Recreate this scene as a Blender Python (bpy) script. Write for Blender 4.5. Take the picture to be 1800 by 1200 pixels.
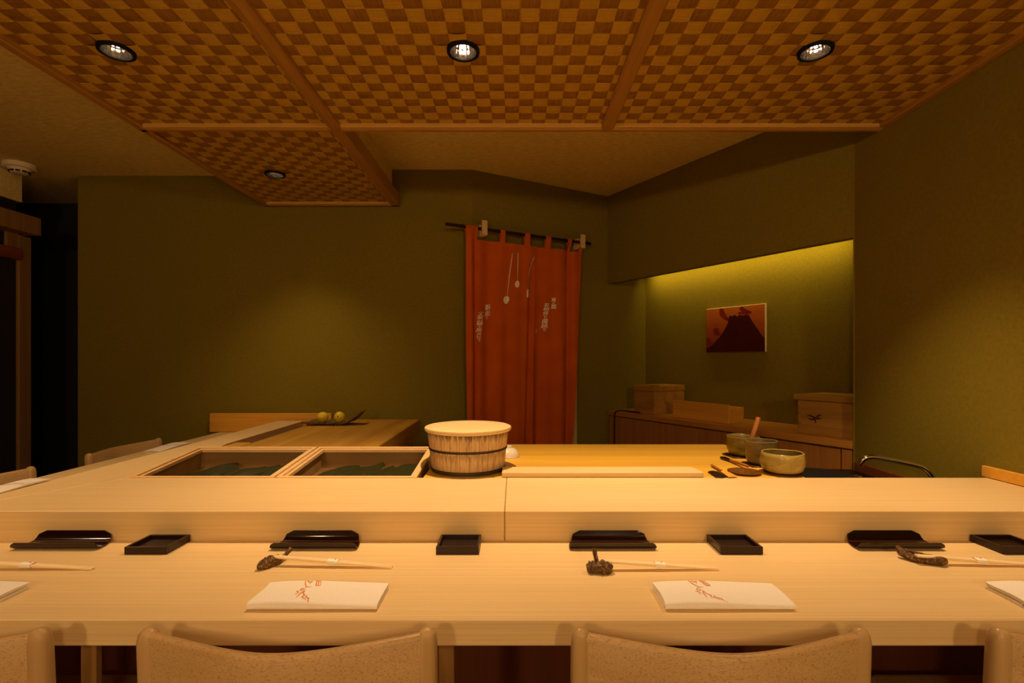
import bpy, bmesh, math, random
from mathutils import Vector, Matrix, noise

random.seed(7)
scene = bpy.context.scene
COL = scene.collection
for o in list(bpy.data.objects):
    bpy.data.objects.remove(o, do_unlink=True)

# ------------------------------------------------------------------ camera, world, lights, exposure
CAM_Z = 1.22
F_PX, CX, CY = 885.0, 905.0, 630.0
cam_d = bpy.data.cameras.new('camera')
cam_d.sensor_width = 36.0
cam_d.lens = 36.0 * F_PX / 1800.0
cam_d.shift_x = -(CX - 900.0) / 1800.0
cam_d.shift_y = (CY - 600.0) / 1800.0
cam_d.clip_start = 0.05
cam = bpy.data.objects.new('camera', cam_d)
cam.location = (0, 0, CAM_Z)
cam.rotation_euler = (math.pi / 2, 0, 0)
COL.objects.link(cam)
scene.camera = cam

world = bpy.data.worlds.new('world')
scene.world = world
world.use_nodes = True
world.node_tree.nodes['Background'].inputs[0].default_value = (1.0, 0.75, 0.45, 1)
world.node_tree.nodes['Background'].inputs[1].default_value = 0.0

scene.view_settings.view_transform = 'Standard'
scene.view_settings.look = 'None'
scene.view_settings.gamma = 1.0
scene.view_settings.use_curve_mapping = False
scene.view_settings.exposure = 0.0
scene.cycles.caustics_reflective = False
scene.cycles.caustics_refractive = False

LAMP_COL = (1.0, 0.645, 0.33)
P_FRONT = 104.0
P_REAR = 16.0
P_EXT = 30.0
P_FILL_PENDANT = 98.0    # added globe pendants, unseen fill light from behind the viewer
P_AISLE_FILL = 85.0      # added unseen downlights that brighten the left side
P_STRIP = 3.4

# ------------------------------------------------------------------ helpers
def P(x, y, z):
    """photo pixel -> point on the horizontal plane at height z"""
    Y = F_PX * (CAM_Z - z) / (y - CY)
    return Vector(((x - CX) * Y / F_PX, Y, z))

class MB:
    def __init__(s):
        s.v, s.f = [], []
    def add(s, verts, faces):
        n = len(s.v)
        s.v += [tuple(p) for p in verts]
        s.f += [tuple(i + n for i in f) for f in faces]
        return s
    def bm(s, b):
        b.verts.ensure_lookup_table(); b.verts.index_update()
        s.add([v.co[:] for v in b.verts], [[v.index for v in f.verts] for f in b.faces])
        b.free()
        return s
    def box(s, x0, x1, y0, y1, z0, z1, bev=0.0, seg=1, rot=None, org=(0, 0, 0)):
        b = bmesh.new()
        bmesh.ops.create_cube(b, size=1.0)
        for v in b.verts:
            v.co = Vector(((x0 + x1) / 2 + v.co.x * (x1 - x0), (y0 + y1) / 2 + v.co.y * (y1 - y0), (z0 + z1) / 2 + v.co.z * (z1 - z0)))
        if bev > 0:
            bmesh.ops.bevel(b, geom=b.edges[:], offset=bev, segments=seg, affect='EDGES', profile=0.5)
        if rot is not None:
            for v in b.verts:
                v.co = rot @ v.co + Vector(org)
        return s.bm(b)
    def prism(s, pts, z0, z1, bev=0.0, seg=1):
        b = bmesh.new()
        vb = [b.verts.new((p[0], p[1], z0)) for p in pts]
        vt = [b.verts.new((p[0], p[1], z1)) for p in pts]
        b.faces.new(vb[::-1]); b.faces.new(vt)
        n = len(pts)
        for i in range(n):
            b.faces.new((vb[i], vb[(i + 1) % n], vt[(i + 1) % n], vt[i]))
        bmesh.ops.recalc_face_normals(b, faces=b.faces)
        if bev > 0:
            bmesh.ops.bevel(b, geom=b.edges[:], offset=bev, segments=seg, affect='EDGES', profile=0.5)
        return s.bm(b)
    def lathe(s, prof, n=48, wob=None, cx=0, cy=0):
        """prof: list of (r, z) from bottom to top, closed where r == 0"""
        vs, fs, rows = [], [], []
        for (r, z) in prof:
            if r < 1e-6:
                vs.append((cx, cy, z)); rows.append([len(vs) - 1])
            else:
                row = []
                for k in range(n):
                    a = 2 * math.pi * k / n
                    q = (wob(a, z) if wob else 0.0)
                    rr = r * (1 + q)
                    vs.append((cx + rr * math.cos(a), cy + rr * math.sin(a), z)); row.append(len(vs) - 1)
                rows.append(row)
        for a, b in zip(rows, rows[1:]):
            for k in range(n):
                k2 = (k + 1) % n
                if len(a) == 1 and len(b) == 1: continue
                if len(a) == 1: fs.append((a[0], b[k2], b[k]))
                elif len(b) == 1: fs.append((a[k], a[k2], b[0]))
                else: fs.append((a[k], a[k2], b[k2], b[k]))
        return s.add(vs, fs)
    def tube(s, pts, r, n=10, caps=True):
        pts = [Vector(p) for p in pts]
        rs = r if isinstance(r, (list, tuple)) else [r] * len(pts)
        vs, fs = [], []
        t0 = (pts[1] - pts[0]).normalized()
        up = Vector((0, 0, 1)) if abs(t0.z) < 0.9 else Vector((1, 0, 0))
        nx = t0.cross(up).normalized()
        for i, p in enumerate(pts):
            t = (pts[min(i + 1, len(pts) - 1)] - pts[max(i - 1, 0)]).normalized()
            nx = (nx - t * nx.dot(t)).normalized()
            ny = t.cross(nx)
            for k in range(n):
                a = 2 * math.pi * k / n
                vs.append(p + (nx * math.cos(a) + ny * math.sin(a)) * rs[i])
        for i in range(len(pts) - 1):
            for k in range(n):
                k2 = (k + 1) % n
                fs.append((i * n + k, i * n + k2, (i + 1) * n + k2, (i + 1) * n + k))
        if caps:
            fs.append(tuple(range(n))[::-1])
            fs.append(tuple((len(pts) - 1) * n + k for k in range(n)))
        return s.add(vs, fs)
    def grid(s, nu, nv, fn):
        vs = [fn(i / nu, j / nv) for j in range(nv + 1) for i in range(nu + 1)]
        fs = [(j * (nu + 1) + i, j * (nu + 1) + i + 1, (j + 1) * (nu + 1) + i + 1, (j + 1) * (nu + 1) + i) for j in range(nv) for i in range(nu)]
        return s.add(vs, fs)
    def ribbon(s, pts, w, fn):
        """flat stroke along 2D pts, mapped to 3D by fn(x, y)"""
        pts = [Vector(p) for p in pts]
        dense = []
        for a, b in zip(pts, pts[1:]):
            for k in range(3):
                dense.append(a.lerp(b, k / 3))
        dense.append(pts[-1])
        vs, fs = [], []
        for i, p in enumerate(dense):
            t = (dense[min(i + 1, len(dense) - 1)] - dense[max(i - 1, 0)]).normalized()
            q = Vector((-t.y, t.x))
            fr = i / max(1, len(dense) - 1)
            ww = w * (0.55 + 0.45 * math.sin(math.pi * min(1, fr * 1.15 + 0.1)))
            vs += [fn(*(p + q * ww / 2)), fn(*(p - q * ww / 2))]
        for i in range(len(dense) - 1):
            fs.append((2 * i, 2 * i + 1, 2 * i + 3, 2 * i + 2))
        return s.add(vs, fs)

def props(o, label=None, cat=None, group=None, kind=None):
    if label: o['label'] = label
    if cat: o['category'] = cat
    if group: o['group'] = group
    if kind: o['kind'] = kind
    return o

def mesh_of(name, mb, mat, smooth=False, fix=True):
    me = bpy.data.meshes.new(name)
    me.from_pydata(mb.v, [], mb.f)
    if fix:
        b = bmesh.new(); b.from_mesh(me)
        bmesh.ops.recalc_face_normals(b, faces=b.faces)
        b.to_mesh(me); b.free()
    if mat: me.materials.append(mat)
    if smooth:
        me.polygons.foreach_set('use_smooth', [True] * len(me.polygons))
        try:
            me.set_sharp_from_angle(angle=math.radians(smooth if smooth is not True else 40))
        except Exception:
            pass
    me.update()
    return me

def empty(name, loc=(0, 0, 0), rz=0.0, rx=0.0):
    o = bpy.data.objects.new(name, None)
    o.empty_display_size = 0.05
    o.location = loc; o.rotation_euler = (rx, 0, rz)
    COL.objects.link(o)
    return o

def thing(name, label, cat, loc=(0, 0, 0), rz=0.0, group=None, rx=0.0, kind=None):
    return props(empty(name, loc, rz, rx), label, cat, group, kind)

def part(name, mb, mat, parent, smooth=False, label=None, kind=None, w=False):
    """mesh child; coordinates local to the parent, or world (w=True, unrotated parent)"""
    if w:
        t = parent; off = Vector((0, 0, 0))
        while t is not None:
            off += Vector(t.location); t = t.parent
        mb.v = [(p[0] - off.x, p[1] - off.y, p[2] - off.z) for p in mb.v]
    o = bpy.data.objects.new(name, mesh_of(name, mb, mat, smooth))
    COL.objects.link(o); o.parent = parent
    return props(o, label, None, None, kind)

def single(name, mb, mat, label, cat, group=None, smooth=False, kind=None, rz=0.0):
    """one-mesh thing given in world coordinates; origin is moved to its base"""
    xs = [p[0] for p in mb.v]; ys = [p[1] for p in mb.v]; zs = [p[2] for p in mb.v]
    c = ((min(xs) + max(xs)) / 2, (min(ys) + max(ys)) / 2, min(zs))
    mb.v = [(p[0] - c[0], p[1] - c[1], p[2] - c[2]) for p in mb.v]
    o = bpy.data.objects.new(name, mesh_of(name, mb, mat, smooth))
    o.location = c
    COL.objects.link(o)
    return props(o, label, cat, group, kind)

def struct(name, mb, mat, label=None, smooth=False):
    return single(name, mb, mat, label, None, None, smooth, 'structure')

def copy_tree(o, parent=None):
    c = o.copy(); COL.objects.link(c); c.parent = parent
    for ch in list(o.children):
        copy_tree(ch, c)
    return c

# ------------------------------------------------------------------ materials
class NT:
    def __init__(s, name):
        s.m = bpy.data.materials.new(name); s.m.use_nodes = True
        s.t = s.m.node_tree; s.n = s.t.nodes; s.l = s.t.links
        s.b = s.n['Principled BSDF']
    def node(s, typ, **kw):
        n = s.n.new(typ)
        for k, v in kw.items():
            if hasattr(n, k): setattr(n, k, v)
            else: n.inputs[k.replace('_', ' ')].default_value = v
        return n
    def link(s, a, b): s.l.new(a, b)
    def coords(s, scale=(1, 1, 1), rnd=True, space='Object'):
        tc = s.node('ShaderNodeTexCoord')
        mp = s.node('ShaderNodeMapping'); mp.inputs['Scale'].default_value = scale
        if rnd:
            oi = s.node('ShaderNodeObjectInfo')
            ml = s.node('ShaderNodeMath', operation='MULTIPLY'); ml.inputs[1].default_value = 37.0
            s.link(oi.outputs['Random'], ml.inputs[0])
            ad = s.node('ShaderNodeVectorMath', operation='ADD')
            s.link(tc.outputs[space], ad.inputs[0]); s.link(ml.outputs[0], ad.inputs[1])
            s.link(ad.outputs[0], mp.inputs['Vector'])
        else:
            s.link(tc.outputs[space], mp.inputs['Vector'])
        return mp.outputs['Vector']
    def noise(s, vec, scale=5, detail=4, rough=0.5, dist=0.0):
        n = s.node('ShaderNodeTexNoise')
        n.inputs['Scale'].default_value = scale; n.inputs['Detail'].default_value = detail
        n.inputs['Roughness'].default_value = rough; n.inputs['Distortion'].default_value = dist
        s.link(vec, n.inputs['Vector'])
        return n.outputs['Fac']
    def ramp(s, fac, stops):
        r = s.node('ShaderNodeValToRGB')
        e = r.color_ramp.elements
        while len(e) < len(stops): e.new(0.5)
        for i, (p, c) in enumerate(stops):
            e[i].position = p; e[i].color = (c[0], c[1], c[2], 1)
        s.link(fac, r.inputs[0])
        return r.outputs[0]
    def mix(s, fac, a, b, mode='MIX'):
        m = s.node('ShaderNodeMix', data_type='RGBA', blend_type=mode)
        if isinstance(fac, float): m.inputs[0].default_value = fac
        else: s.link(fac, m.inputs[0])
        for i, c in ((6, a), (7, b)):
            if isinstance(c, tuple): m.inputs[i].default_value = (c[0], c[1], c[2], 1)
            else: s.link(c, m.inputs[i])
        return m.outputs[2]
    def bump(s, h, strength=0.2, dist=0.01):
        b = s.node('ShaderNodeBump'); b.inputs['Strength'].default_value = strength; b.inputs['Distance'].default_value = dist
        s.link(h, b.inputs['Height']); s.link(b.outputs[0], s.b.inputs['Normal'])
    def done(s, col=None, rough=0.5, metal=0.0, spec=0.5):
        if col is not None:
            if isinstance(col, tuple): s.b.inputs['Base Color'].default_value = (col[0], col[1], col[2], 1)
            else: s.link(col, s.b.inputs['Base Color'])
        s.b.inputs['Roughness'].default_value = rough
        s.b.inputs['Metallic'].default_value = metal
        s.b.inputs['Specular IOR Level'].default_value = spec
        return s.m

def wood(name, light, dark, axis='X', fine=26.0, stretch=0.035, rough=0.45, ring=0.35, fleck=None, bump=0.08, spec=0.35):
    t = NT(name)
    ai = 'XYZ'.index(axis)
    sc = [1.0, 1.0, 1.0]; sc[ai] = stretch
    v = t.coords(tuple(sc))
    g1 = t.noise(v, fine, 5, 0.6, 0.6)
    sc2 = [1.0, 1.0, 1.0]; sc2[ai] = 0.09
    v2 = t.coords(tuple(sc2))
    # slow cathedral figure: banded warped noise
    big = t.noise(v2, 2.2, 2, 0.5, 0.4)
    mul = t.node('ShaderNodeMath', operation='MULTIPLY'); mul.inputs[1].default_value = 52.0
    t.link(big, mul.inputs[0])
    sn = t.node('ShaderNodeMath', operation='SINE'); t.link(mul.outputs[0], sn.inputs[0])
    mr = t.node('ShaderNodeMapRange'); mr.inputs[1].default_value = -1; mr.inputs[2].default_value = 1
    t.link(sn.outputs[0], mr.inputs[0])
    fa = t.ramp(g1, [(0.3, (0, 0, 0)), (0.72, (1, 1, 1))])
    c1 = t.mix(fa, dark, light)
    mid = tuple(0.55 * a + 0.45 * b for a, b in zip(dark, light))
    rp = t.ramp(mr.outputs[0], [(0.80, (0, 0, 0)), (1.0, (ring, ring, ring))])
    c2 = t.mix(rp, c1, mid)
    if fleck:
        scf = [170.0, 170.0, 170.0]; scf[ai] = 34.0
        fl = t.noise(t.coords(tuple(scf)), 4.0, 1, 0.5)
        fm = t.ramp(fl, [(0.575, (0, 0, 0)), (0.66, (1, 1, 1))])
        c2 = t.mix(fm, c2, fleck)
    t.bump(g1, bump, 0.004)
    return t.done(c2, rough, 0.0, spec)

def plain(name, col, rough=0.5, metal=0.0, spec=0.5, nz=0.0, scale=40.0):
    t = NT(name)
    if nz > 0:
        f = t.noise(t.coords(), scale, 4, 0.6)
        lo = tuple(c * (1 - nz) for c in col); hi = tuple(min(1, c * (1 + nz)) for c in col)
        return t.done(t.ramp(f, [(0.3, lo), (0.7, hi)]), rough, metal, spec)
    return t.done(col, rough, metal, spec)

def plaster(name, col, amp=0.14, bump=0.25, scale=70.0, stretch=(1, 1, 1), rough=0.9):
    t = NT(name)
    v = t.coords(stretch, rnd=False)
    f = t.noise(v, scale, 6, 0.7)
    f2 = t.noise(v, 2.3, 3, 0.5)
    c = t.ramp(f, [(0.3, tuple(x * (1 - amp) for x in col)), (0.7, tuple(x * (1 + amp) for x in col))])
    c = t.mix(t.ramp(f2, [(0.3, (0, 0, 0)), (0.7, (0.35, 0.35, 0.35))]), c, tuple(x * 0.86 for x in col))
    t.bump(f, bump, 0.004)
    return t.done(c, rough, 0, 0.2)

M = {}
HL, HD = (0.79, 0.60, 0.315), (0.70, 0.495, 0.23)
M['hinoki_x'] = wood('pale_cypress_x', HL, HD, 'X', 150, 0.010, 0.42, 0.45)
M['hinoki_y'] = wood('pale_cypress_y', HL, HD, 'Y', 150, 0.010, 0.42, 0.45)
M['board'] = wood('worn_cutting_board', (0.72, 0.45, 0.055), (0.55, 0.30, 0.03), 'X', 14, 0.05, 0.5, 0.5)
M['board_old'] = wood('aged_cutting_board', (0.58, 0.325, 0.045), (0.36, 0.18, 0.02), 'Y', 14, 0.06, 0.5, 0.5)
M['beech'] = wood('beech', (0.58, 0.385, 0.175), (0.48, 0.30, 0.125), 'X', 20, 0.08, 0.38, 0.35, fleck=(0.355, 0.205, 0.072))
M['beech_z'] = wood('beech_post', (0.58, 0.385, 0.175), (0.45, 0.275, 0.11), 'Z', 26, 0.05, 0.36, 0.4)
M['cedar_x'] = wood('ceiling_cedar_x', (0.44, 0.225, 0.04), (0.32, 0.15, 0.025), 'X', 34, 0.03, 0.4, 0.3)
M['cedar_y'] = wood('ceiling_cedar_y', (0.44, 0.225, 0.04), (0.32, 0.15, 0.025), 'Y', 34, 0.03, 0.4, 0.3)
M['lip'] = wood('ceiling_lip_wood', (0.66, 0.40, 0.09), (0.54, 0.31, 0.06), 'X', 34, 0.03, 0.35, 0.3)  # paler than the cedar rail, also standing in for light on its front face
M['cab_x'] = wood('cabinet_wood', (0.56, 0.26, 0.045), (0.42, 0.18, 0.03), 'X', 30, 0.03, 0.42, 0.3)
M['cab_z'] = wood('cabinet_door_wood', (0.46, 0.20, 0.04), (0.32, 0.13, 0.025), 'Z', 34, 0.03, 0.45, 0.3)
M['splash'] = wood('backsplash_wood', (0.80, 0.42, 0.055), (0.66, 0.33, 0.04), 'X', 36, 0.03, 0.45, 0.2)
M['boxwood'] = wood('aged_box_wood', (0.52, 0.28, 0.05), (0.31, 0.155, 0.025), 'X', 16, 0.08, 0.6, 0.4)
M['neta'] = wood('box_inside_wood', (0.37, 0.225, 0.08), (0.20, 0.115, 0.04), 'X', 10, 0.10, 0.5, 0.5)
M['rim'] = wood('box_rim_wood', (0.80, 0.56, 0.27), (0.68, 0.44, 0.19), 'X', 40, 0.03, 0.45, 0.2)
M['underside'] = wood('dark_panel_wood', (0.19, 0.058, 0.018), (0.13, 0.036, 0.011), 'Z', 20, 0.05, 0.5, 0.3)
M['post'] = wood('post_wood', (0.34, 0.19, 0.06), (0.24, 0.125, 0.035), 'Z', 30, 0.03, 0.5, 0.3)
M['redwood'] = wood('red_rail_wood', (0.28, 0.07, 0.02), (0.18, 0.04, 0.012), 'Y', 26, 0.04, 0.45, 0.3)
M['utensil'] = wood('utensil_wood', (0.45, 0.18, 0.05), (0.28, 0.10, 0.025), 'X', 30, 0.05, 0.45, 0.3)
M['chop'] = wood('chopstick_wood', (0.92, 0.74, 0.46), (0.84, 0.64, 0.37), 'X', 40, 0.03, 0.5, 0.2)
M['green'] = plaster('olive_plaster', (0.215, 0.168, 0.014))
M['cream'] = plaster('cream_wallpaper', (0.80, 0.65, 0.25), 0.24, 0.5, 75.0, (0.30, 1, 1))
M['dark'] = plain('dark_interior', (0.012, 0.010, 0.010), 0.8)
M['floor'] = wood('dark_floor', (0.16, 0.075, 0.03), (0.10, 0.045, 0.017), 'X', 12, 0.05, 0.4, 0.4)
M['lacquer'] = plain('black_lacquer', (0.016, 0.0035, 0.0025), 0.10, 0, 0.5)
M['lacquer_matte'] = plain('dark_lacquered_wood', (0.018, 0.0065, 0.004), 0.32, 0, 0.4)
M['white_cloth'] = plain('white_cotton', (0.88, 0.83, 0.76), 0.9, 0, 0.1, 0.03, 300)
M['paper'] = plain('white_paper', (0.90, 0.86, 0.78), 0.8, 0, 0.2)
M['orange_print'] = plain('orange_print', (0.72, 0.23, 0.03), 0.8, 0, 0.1)
M['red_mark'] = plain('red_mark', (0.7, 0.05, 0.02), 0.8, 0, 0.1)
M['porcelain'] = plain('white_porcelain', (0.72, 0.66, 0.56), 0.2, 0, 0.5)
M['chrome'] = plain('chrome', (0.75, 0.72, 0.68), 0.08, 1.0)
M['steel'] = plain('dark_steel', (0.045, 0.036, 0.028), 0.4, 1.0)
M['black_metal'] = plain('black_metal', (0.006, 0.006, 0.007), 0.6, 0, 0.15)
M['black_rubber'] = plain('black_cable', (0.006, 0.006, 0.006), 0.5)
M['plastic'] = plain('ivory_plastic', (0.86, 0.76, 0.60), 0.45)
M['copper'] = plain('dark_copper_hoop', (0.05, 0.03, 0.018), 0.4, 0.6)
M['bamboo'] = plain('dark_bamboo', (0.022, 0.008, 0.006), 0.25, 0, 0.5, 0.5, 14)
M['mirror'] = plain('lamp_reflector', (0.92, 0.84, 0.72), 0.09, 1.0)
M['print_white'] = plain('white_dye', (0.97, 0.93, 0.82), 0.85, 0, 0.1)

def emit(name, col, strength):
    t = NT(name)
    t.b.inputs['Base Color'].default_value = (0, 0, 0, 1)
    t.b.inputs['Emission Color'].default_value = (*col, 1)
    t.b.inputs['Emission Strength'].default_value = strength
    return t.m
M['bulb'] = emit('lamp_disc', (1.0, 0.86, 0.66), 26.0)
M['globe'] = emit('fill_globe_glow', LAMP_COL, P_FILL_PENDANT)
M['strip'] = emit('strip_diffuser', (1.0, 0.72, 0.25), 0.8)

def veneer(name, light, dark, axis):
    t = NT(name)
    sc = [60.0, 60.0, 60.0]; sc['XYZ'.index(axis)] = 1.2
    v = t.coords(tuple(sc))
    f = t.noise(v, 4.0, 2, 0.5)
    c = t.ramp(f, [(0.34, dark), (0.66, light)])
    oi = t.node('ShaderNodeObjectInfo')
    c = t.mix(t.ramp(oi.outputs['Random'], [(0.0, (0, 0, 0)), (1.0, (0.25, 0.25, 0.25))]), c, dark)
    t.bump(f, 0.15, 0.002)
    return t.done(c, 0.42, 0, 0.35)
M['ven_x'] = veneer('veneer_crosswise', (0.58, 0.355, 0.040), (0.47, 0.28, 0.03), 'X')
M['ven_y'] = veneer('veneer_lengthwise', (0.34, 0.165, 0.020), (0.22, 0.100, 0.010), 'Y')

def mk_cloth():
    t = NT('rust_linen')
    v = t.coords((1, 1, 1), rnd=False)
    w1 = t.noise(t.coords((300, 1, 12), rnd=False), 3.0, 2, 0.5)
    f = t.noise(v, 5.0, 3, 0.5)
    c = t.ramp(f, [(0.3, (0.54, 0.100, 0.008)), (0.7, (0.66, 0.135, 0.010))])
    c = t.mix(t.ramp(w1, [(0.35, (0, 0, 0)), (0.7, (0.3, 0.3, 0.3))]), c, (0.46, 0.074, 0.006))
    return t.done(c, 0.9, 0, 0.1)
M['noren'] = mk_cloth()

def mk_bucket():
    t = NT('weathered_staves')
    v = t.coords((24, 24, 1.6), rnd=True)
    g = t.noise(v, 5.0, 5, 0.65)
    c = t.ramp(g, [(0.28, (0.28, 0.17, 0.085)), (0.45, (0.58, 0.40, 0.20)), (0.75, (0.72, 0.52, 0.28))])
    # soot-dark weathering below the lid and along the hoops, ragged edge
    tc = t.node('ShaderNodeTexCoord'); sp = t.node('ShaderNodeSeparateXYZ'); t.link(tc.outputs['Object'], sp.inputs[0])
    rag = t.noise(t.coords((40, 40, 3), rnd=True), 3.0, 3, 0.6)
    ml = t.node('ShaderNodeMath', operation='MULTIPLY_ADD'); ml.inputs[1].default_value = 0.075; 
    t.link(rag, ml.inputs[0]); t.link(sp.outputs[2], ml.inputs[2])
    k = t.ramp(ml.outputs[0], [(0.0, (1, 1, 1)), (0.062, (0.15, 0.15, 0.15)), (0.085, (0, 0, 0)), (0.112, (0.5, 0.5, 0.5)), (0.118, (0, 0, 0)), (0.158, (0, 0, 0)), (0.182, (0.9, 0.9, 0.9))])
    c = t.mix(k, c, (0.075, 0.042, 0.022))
    t.bump(g, 0.3, 0.003)
    return t.done(c, 0.6, 0, 0.3)
M['stave'] = mk_bucket()

def mk_leaf():
    t = NT('dark_green_leaf')
    f = t.noise(t.coords((40, 3, 3)), 4, 3, 0.5)
    c = t.ramp(f, [(0.3, (0.014, 0.016, 0.002)), (0.7, (0.027, 0.030, 0.004))])
    return t.done(c, 0.5, 0, 0.22)
M['leaf'] = mk_leaf()

def mk_glaze(name, a, b, spot):
    t = NT(name)
    f = t.noise(t.coords((1, 1, 2.5)), 22, 5, 0.6)
    c = t.ramp(f, [(0.3, a), (0.7, b)])
    s2 = t.noise(t.coords(), 130, 2, 0.5)
    c = t.mix(t.ramp(s2, [(0.66, (0, 0, 0)), (0.72, (0.8, 0.8, 0.8))]), c, spot)
    t.bump(f, 0.25, 0.004)
    return t.done(c, 0.25, 0, 0.5)
M['glaze_a'] = mk_glaze('ash_glaze_olive', (0.13, 0.10, 0.016), (0.22, 0.165, 0.032), (0.06, 0.04, 0.015))
M['glaze_b'] = mk_glaze('ash_glaze_grey', (0.12, 0.085, 0.028), (0.21, 0.15, 0.055), (0.06, 0.04, 0.02))
M['glaze_c'] = mk_glaze('ash_glaze_straw', (0.29, 0.215, 0.045), (0.42, 0.315, 0.085), (0.14, 0.09, 0.03))

def mk_bronze():
    t = NT('gnarled_bark')
    f = t.noise(t.coords(), 150, 5, 0.7)
    c = t.ramp(f, [(0.35, (0.035, 0.016, 0.005)), (0.54, (0.13, 0.062, 0.012)), (0.66, (0.50, 0.28, 0.05))])
    t.bump(f, 0.7, 0.006)
    return t.done(c, 0.32, 0.25, 0.5)
M['bark'] = mk_bronze()
M['bark_tray'] = plain('bark_tray', (0.15, 0.085, 0.035), 0.6, 0, 0.3, 0.5, 60)

def mk_lemon():
    t = NT('yuzu_peel')
    f = t.noise(t.coords(), 150, 3, 0.5)
    c = t.ramp(f, [(0.3, (0.66, 0.52, 0.018)), (0.7, (0.80, 0.64, 0.03))])
    t.bump(f, 0.4, 0.003)
    return t.done(c, 0.4, 0, 0.5)
M['lemon'] = mk_lemon()
M['coaster'] = plain('dark_coaster', (0.085, 0.036, 0.012), 0.35, 0, 0.4, 0.3, 30)
M['saucer'] = plain('brown_lacquer', (0.14, 0.052, 0.012), 0.12, 0, 0.5, 0.3, 20)

def mk_painting():
    t = NT('red_wash_paint')
    tc = t.node('ShaderNodeTexCoord'); sp = t.node('ShaderNodeSeparateXYZ'); t.link(tc.outputs['Object'], sp.inputs[0])
    f = t.noise(t.coords((3, 3, 8), rnd=False), 3.0, 3, 0.5)
    ma = t.node('ShaderNodeMath', operation='MULTIPLY_ADD'); ma.inputs[1].default_value = 0.12
    t.link(f, ma.inputs[0]); t.link(sp.outputs[2], ma.inputs[2])
    c = t.ramp(ma.outputs[0], [(0.06, (0.16, 0.018, 0.006)), (0.22, (0.36, 0.075, 0.012)), (0.36, (0.55, 0.15, 0.022))])
    return t.done(c, 0.6, 0, 0.2)
M['paint'] = mk_painting()
M['paint_dark'] = plain('maroon_paint', (0.055, 0.004, 0.004), 0.5, 0, 0.25, 0.2, 20)
M['paint_stroke'] = plain('crimson_brush', (0.20, 0.018, 0.008), 0.6, 0, 0.2, 0.3, 30)

# ------------------------------------------------------------------ plan of the room
ZT = 2.24                    # woven ceiling
ZL, ZH = 2.428, 2.469        # cream ceilings
XR = 1.61                    # right wall
YB = 3.33                    # back wall
XDOOR = -2.89                # end of the back wall
A = Vector((-0.282, 3.33))   # corner back wall / curtain wall
Q = Vector((0.714, 3.878))   # corner curtain wall / niche wall
U = (Q - A).normalized()
V = Vector((1.61 - 0.714, 2.383 - 3.878)).normalized()
ANG_U = math.atan2(U.y, U.x)
ANG_V = math.atan2(V.y, V.x)
NV = Vector((-V.y, V.x))     # into the niche
LW = (Q - A).length
ND = 0.39                    # niche depth
SV = 1.735                   # niche length

def slab(p0, p1, z0, z1, out, th=0.06):
    p0, p1, out = Vector(p0), Vector(p1), Vector(out).normalized()
    return MB().prism([p0, p1, p1 + out * th, p0 + out * th], z0, z1)

struct('floor', MB().box(-4.2, 2.6, -2.6, 4.6, -0.05, 0.0), M['floor'], 'dark wooden floor under the counter')
struct('wall_right', slab((XR, -2.5), (XR, 2.383), 0, ZH, (1, 0)), M['green'], 'olive green plaster wall at the right end of the counter')
struct('wall_front', slab((-3.3, -2.5), (XR, -2.5), 0, ZH, (0, -1)), M['green'], 'olive wall behind the seats')
struct('wall_back', slab((XDOOR, YB), (A.x, YB), 0, ZH, (0, 1)), M['green'], 'wide olive green plaster wall behind the side counter')

# curtain wall with its doorway, running on as the niche's end wall
cw = MB()
ang = Matrix.Rotation(ANG_U, 3, 'Z')
def wall_piece(mb, t0, t1, z0, z1, d0=0.0, d1=0.07):
    mb.box(t0, t1, d0, d1, z0, z1, 0, 1, ang, (A.x, A.y, 0))
D0, D1, DZ = 0.06, 0.80, 1.93
wall_piece(cw, -0.0, D0, 0, ZH)
wall_piece(cw, D1, LW + ND + 0.12, 0, ZH)
wall_piece(cw, D0, D1, DZ, ZH)
struct('wall_back_angled', cw, M['green'], 'angled olive wall with the curtained doorway')
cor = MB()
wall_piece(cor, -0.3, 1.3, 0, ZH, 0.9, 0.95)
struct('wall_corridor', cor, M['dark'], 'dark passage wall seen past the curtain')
tr = MB()
for (t0, t1, z0, z1) in ((D1, D1 + 0.04, 0, DZ + 0.07), (D0 - 0.04, D0, 0, DZ + 0.07), (D0, D1, DZ, DZ + 0.07)):
    tr.box(t0, t1, -0.014, 0.02, z0, z1, 0.003, 1, ang, (A.x, A.y, 0))
struct('trim_1', tr, M['hinoki_y'], 'pale wooden door casing behind the orange curtain')

# niche: header, back, end
hd = MB().prism([Q, Q + V * (SV + 0.01), Q + V * (SV + 0.01) + NV * 0.05, Q + NV * 0.05], 1.795, ZH)
struct('wall_niche_header', hd, M['green'], 'olive header wall above the lit niche')
nb0 = Q + NV * ND - V * 0.02
struct('wall_niche_back', slab(nb0, nb0 + V * (SV + 0.1), 0, ZH, NV, 0.05), M['green'], 'olive back wall of the niche washed by hidden light')
e0 = Q + V * SV
struct('wall_niche_end', slab(e0, e0 + NV * (ND + 0.02), 0, ZH, V, 0.05), M['green'], 'olive end wall of the niche')
struct('ceiling_niche', MB().prism([Q + V * 0.0 + NV * 0.05, Q + V * SV + NV * 0.05, Q + V * SV + NV * ND, Q + NV * ND], 2.05, 2.08), M['green'], 'top of the niche above the hidden lamp')

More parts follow.
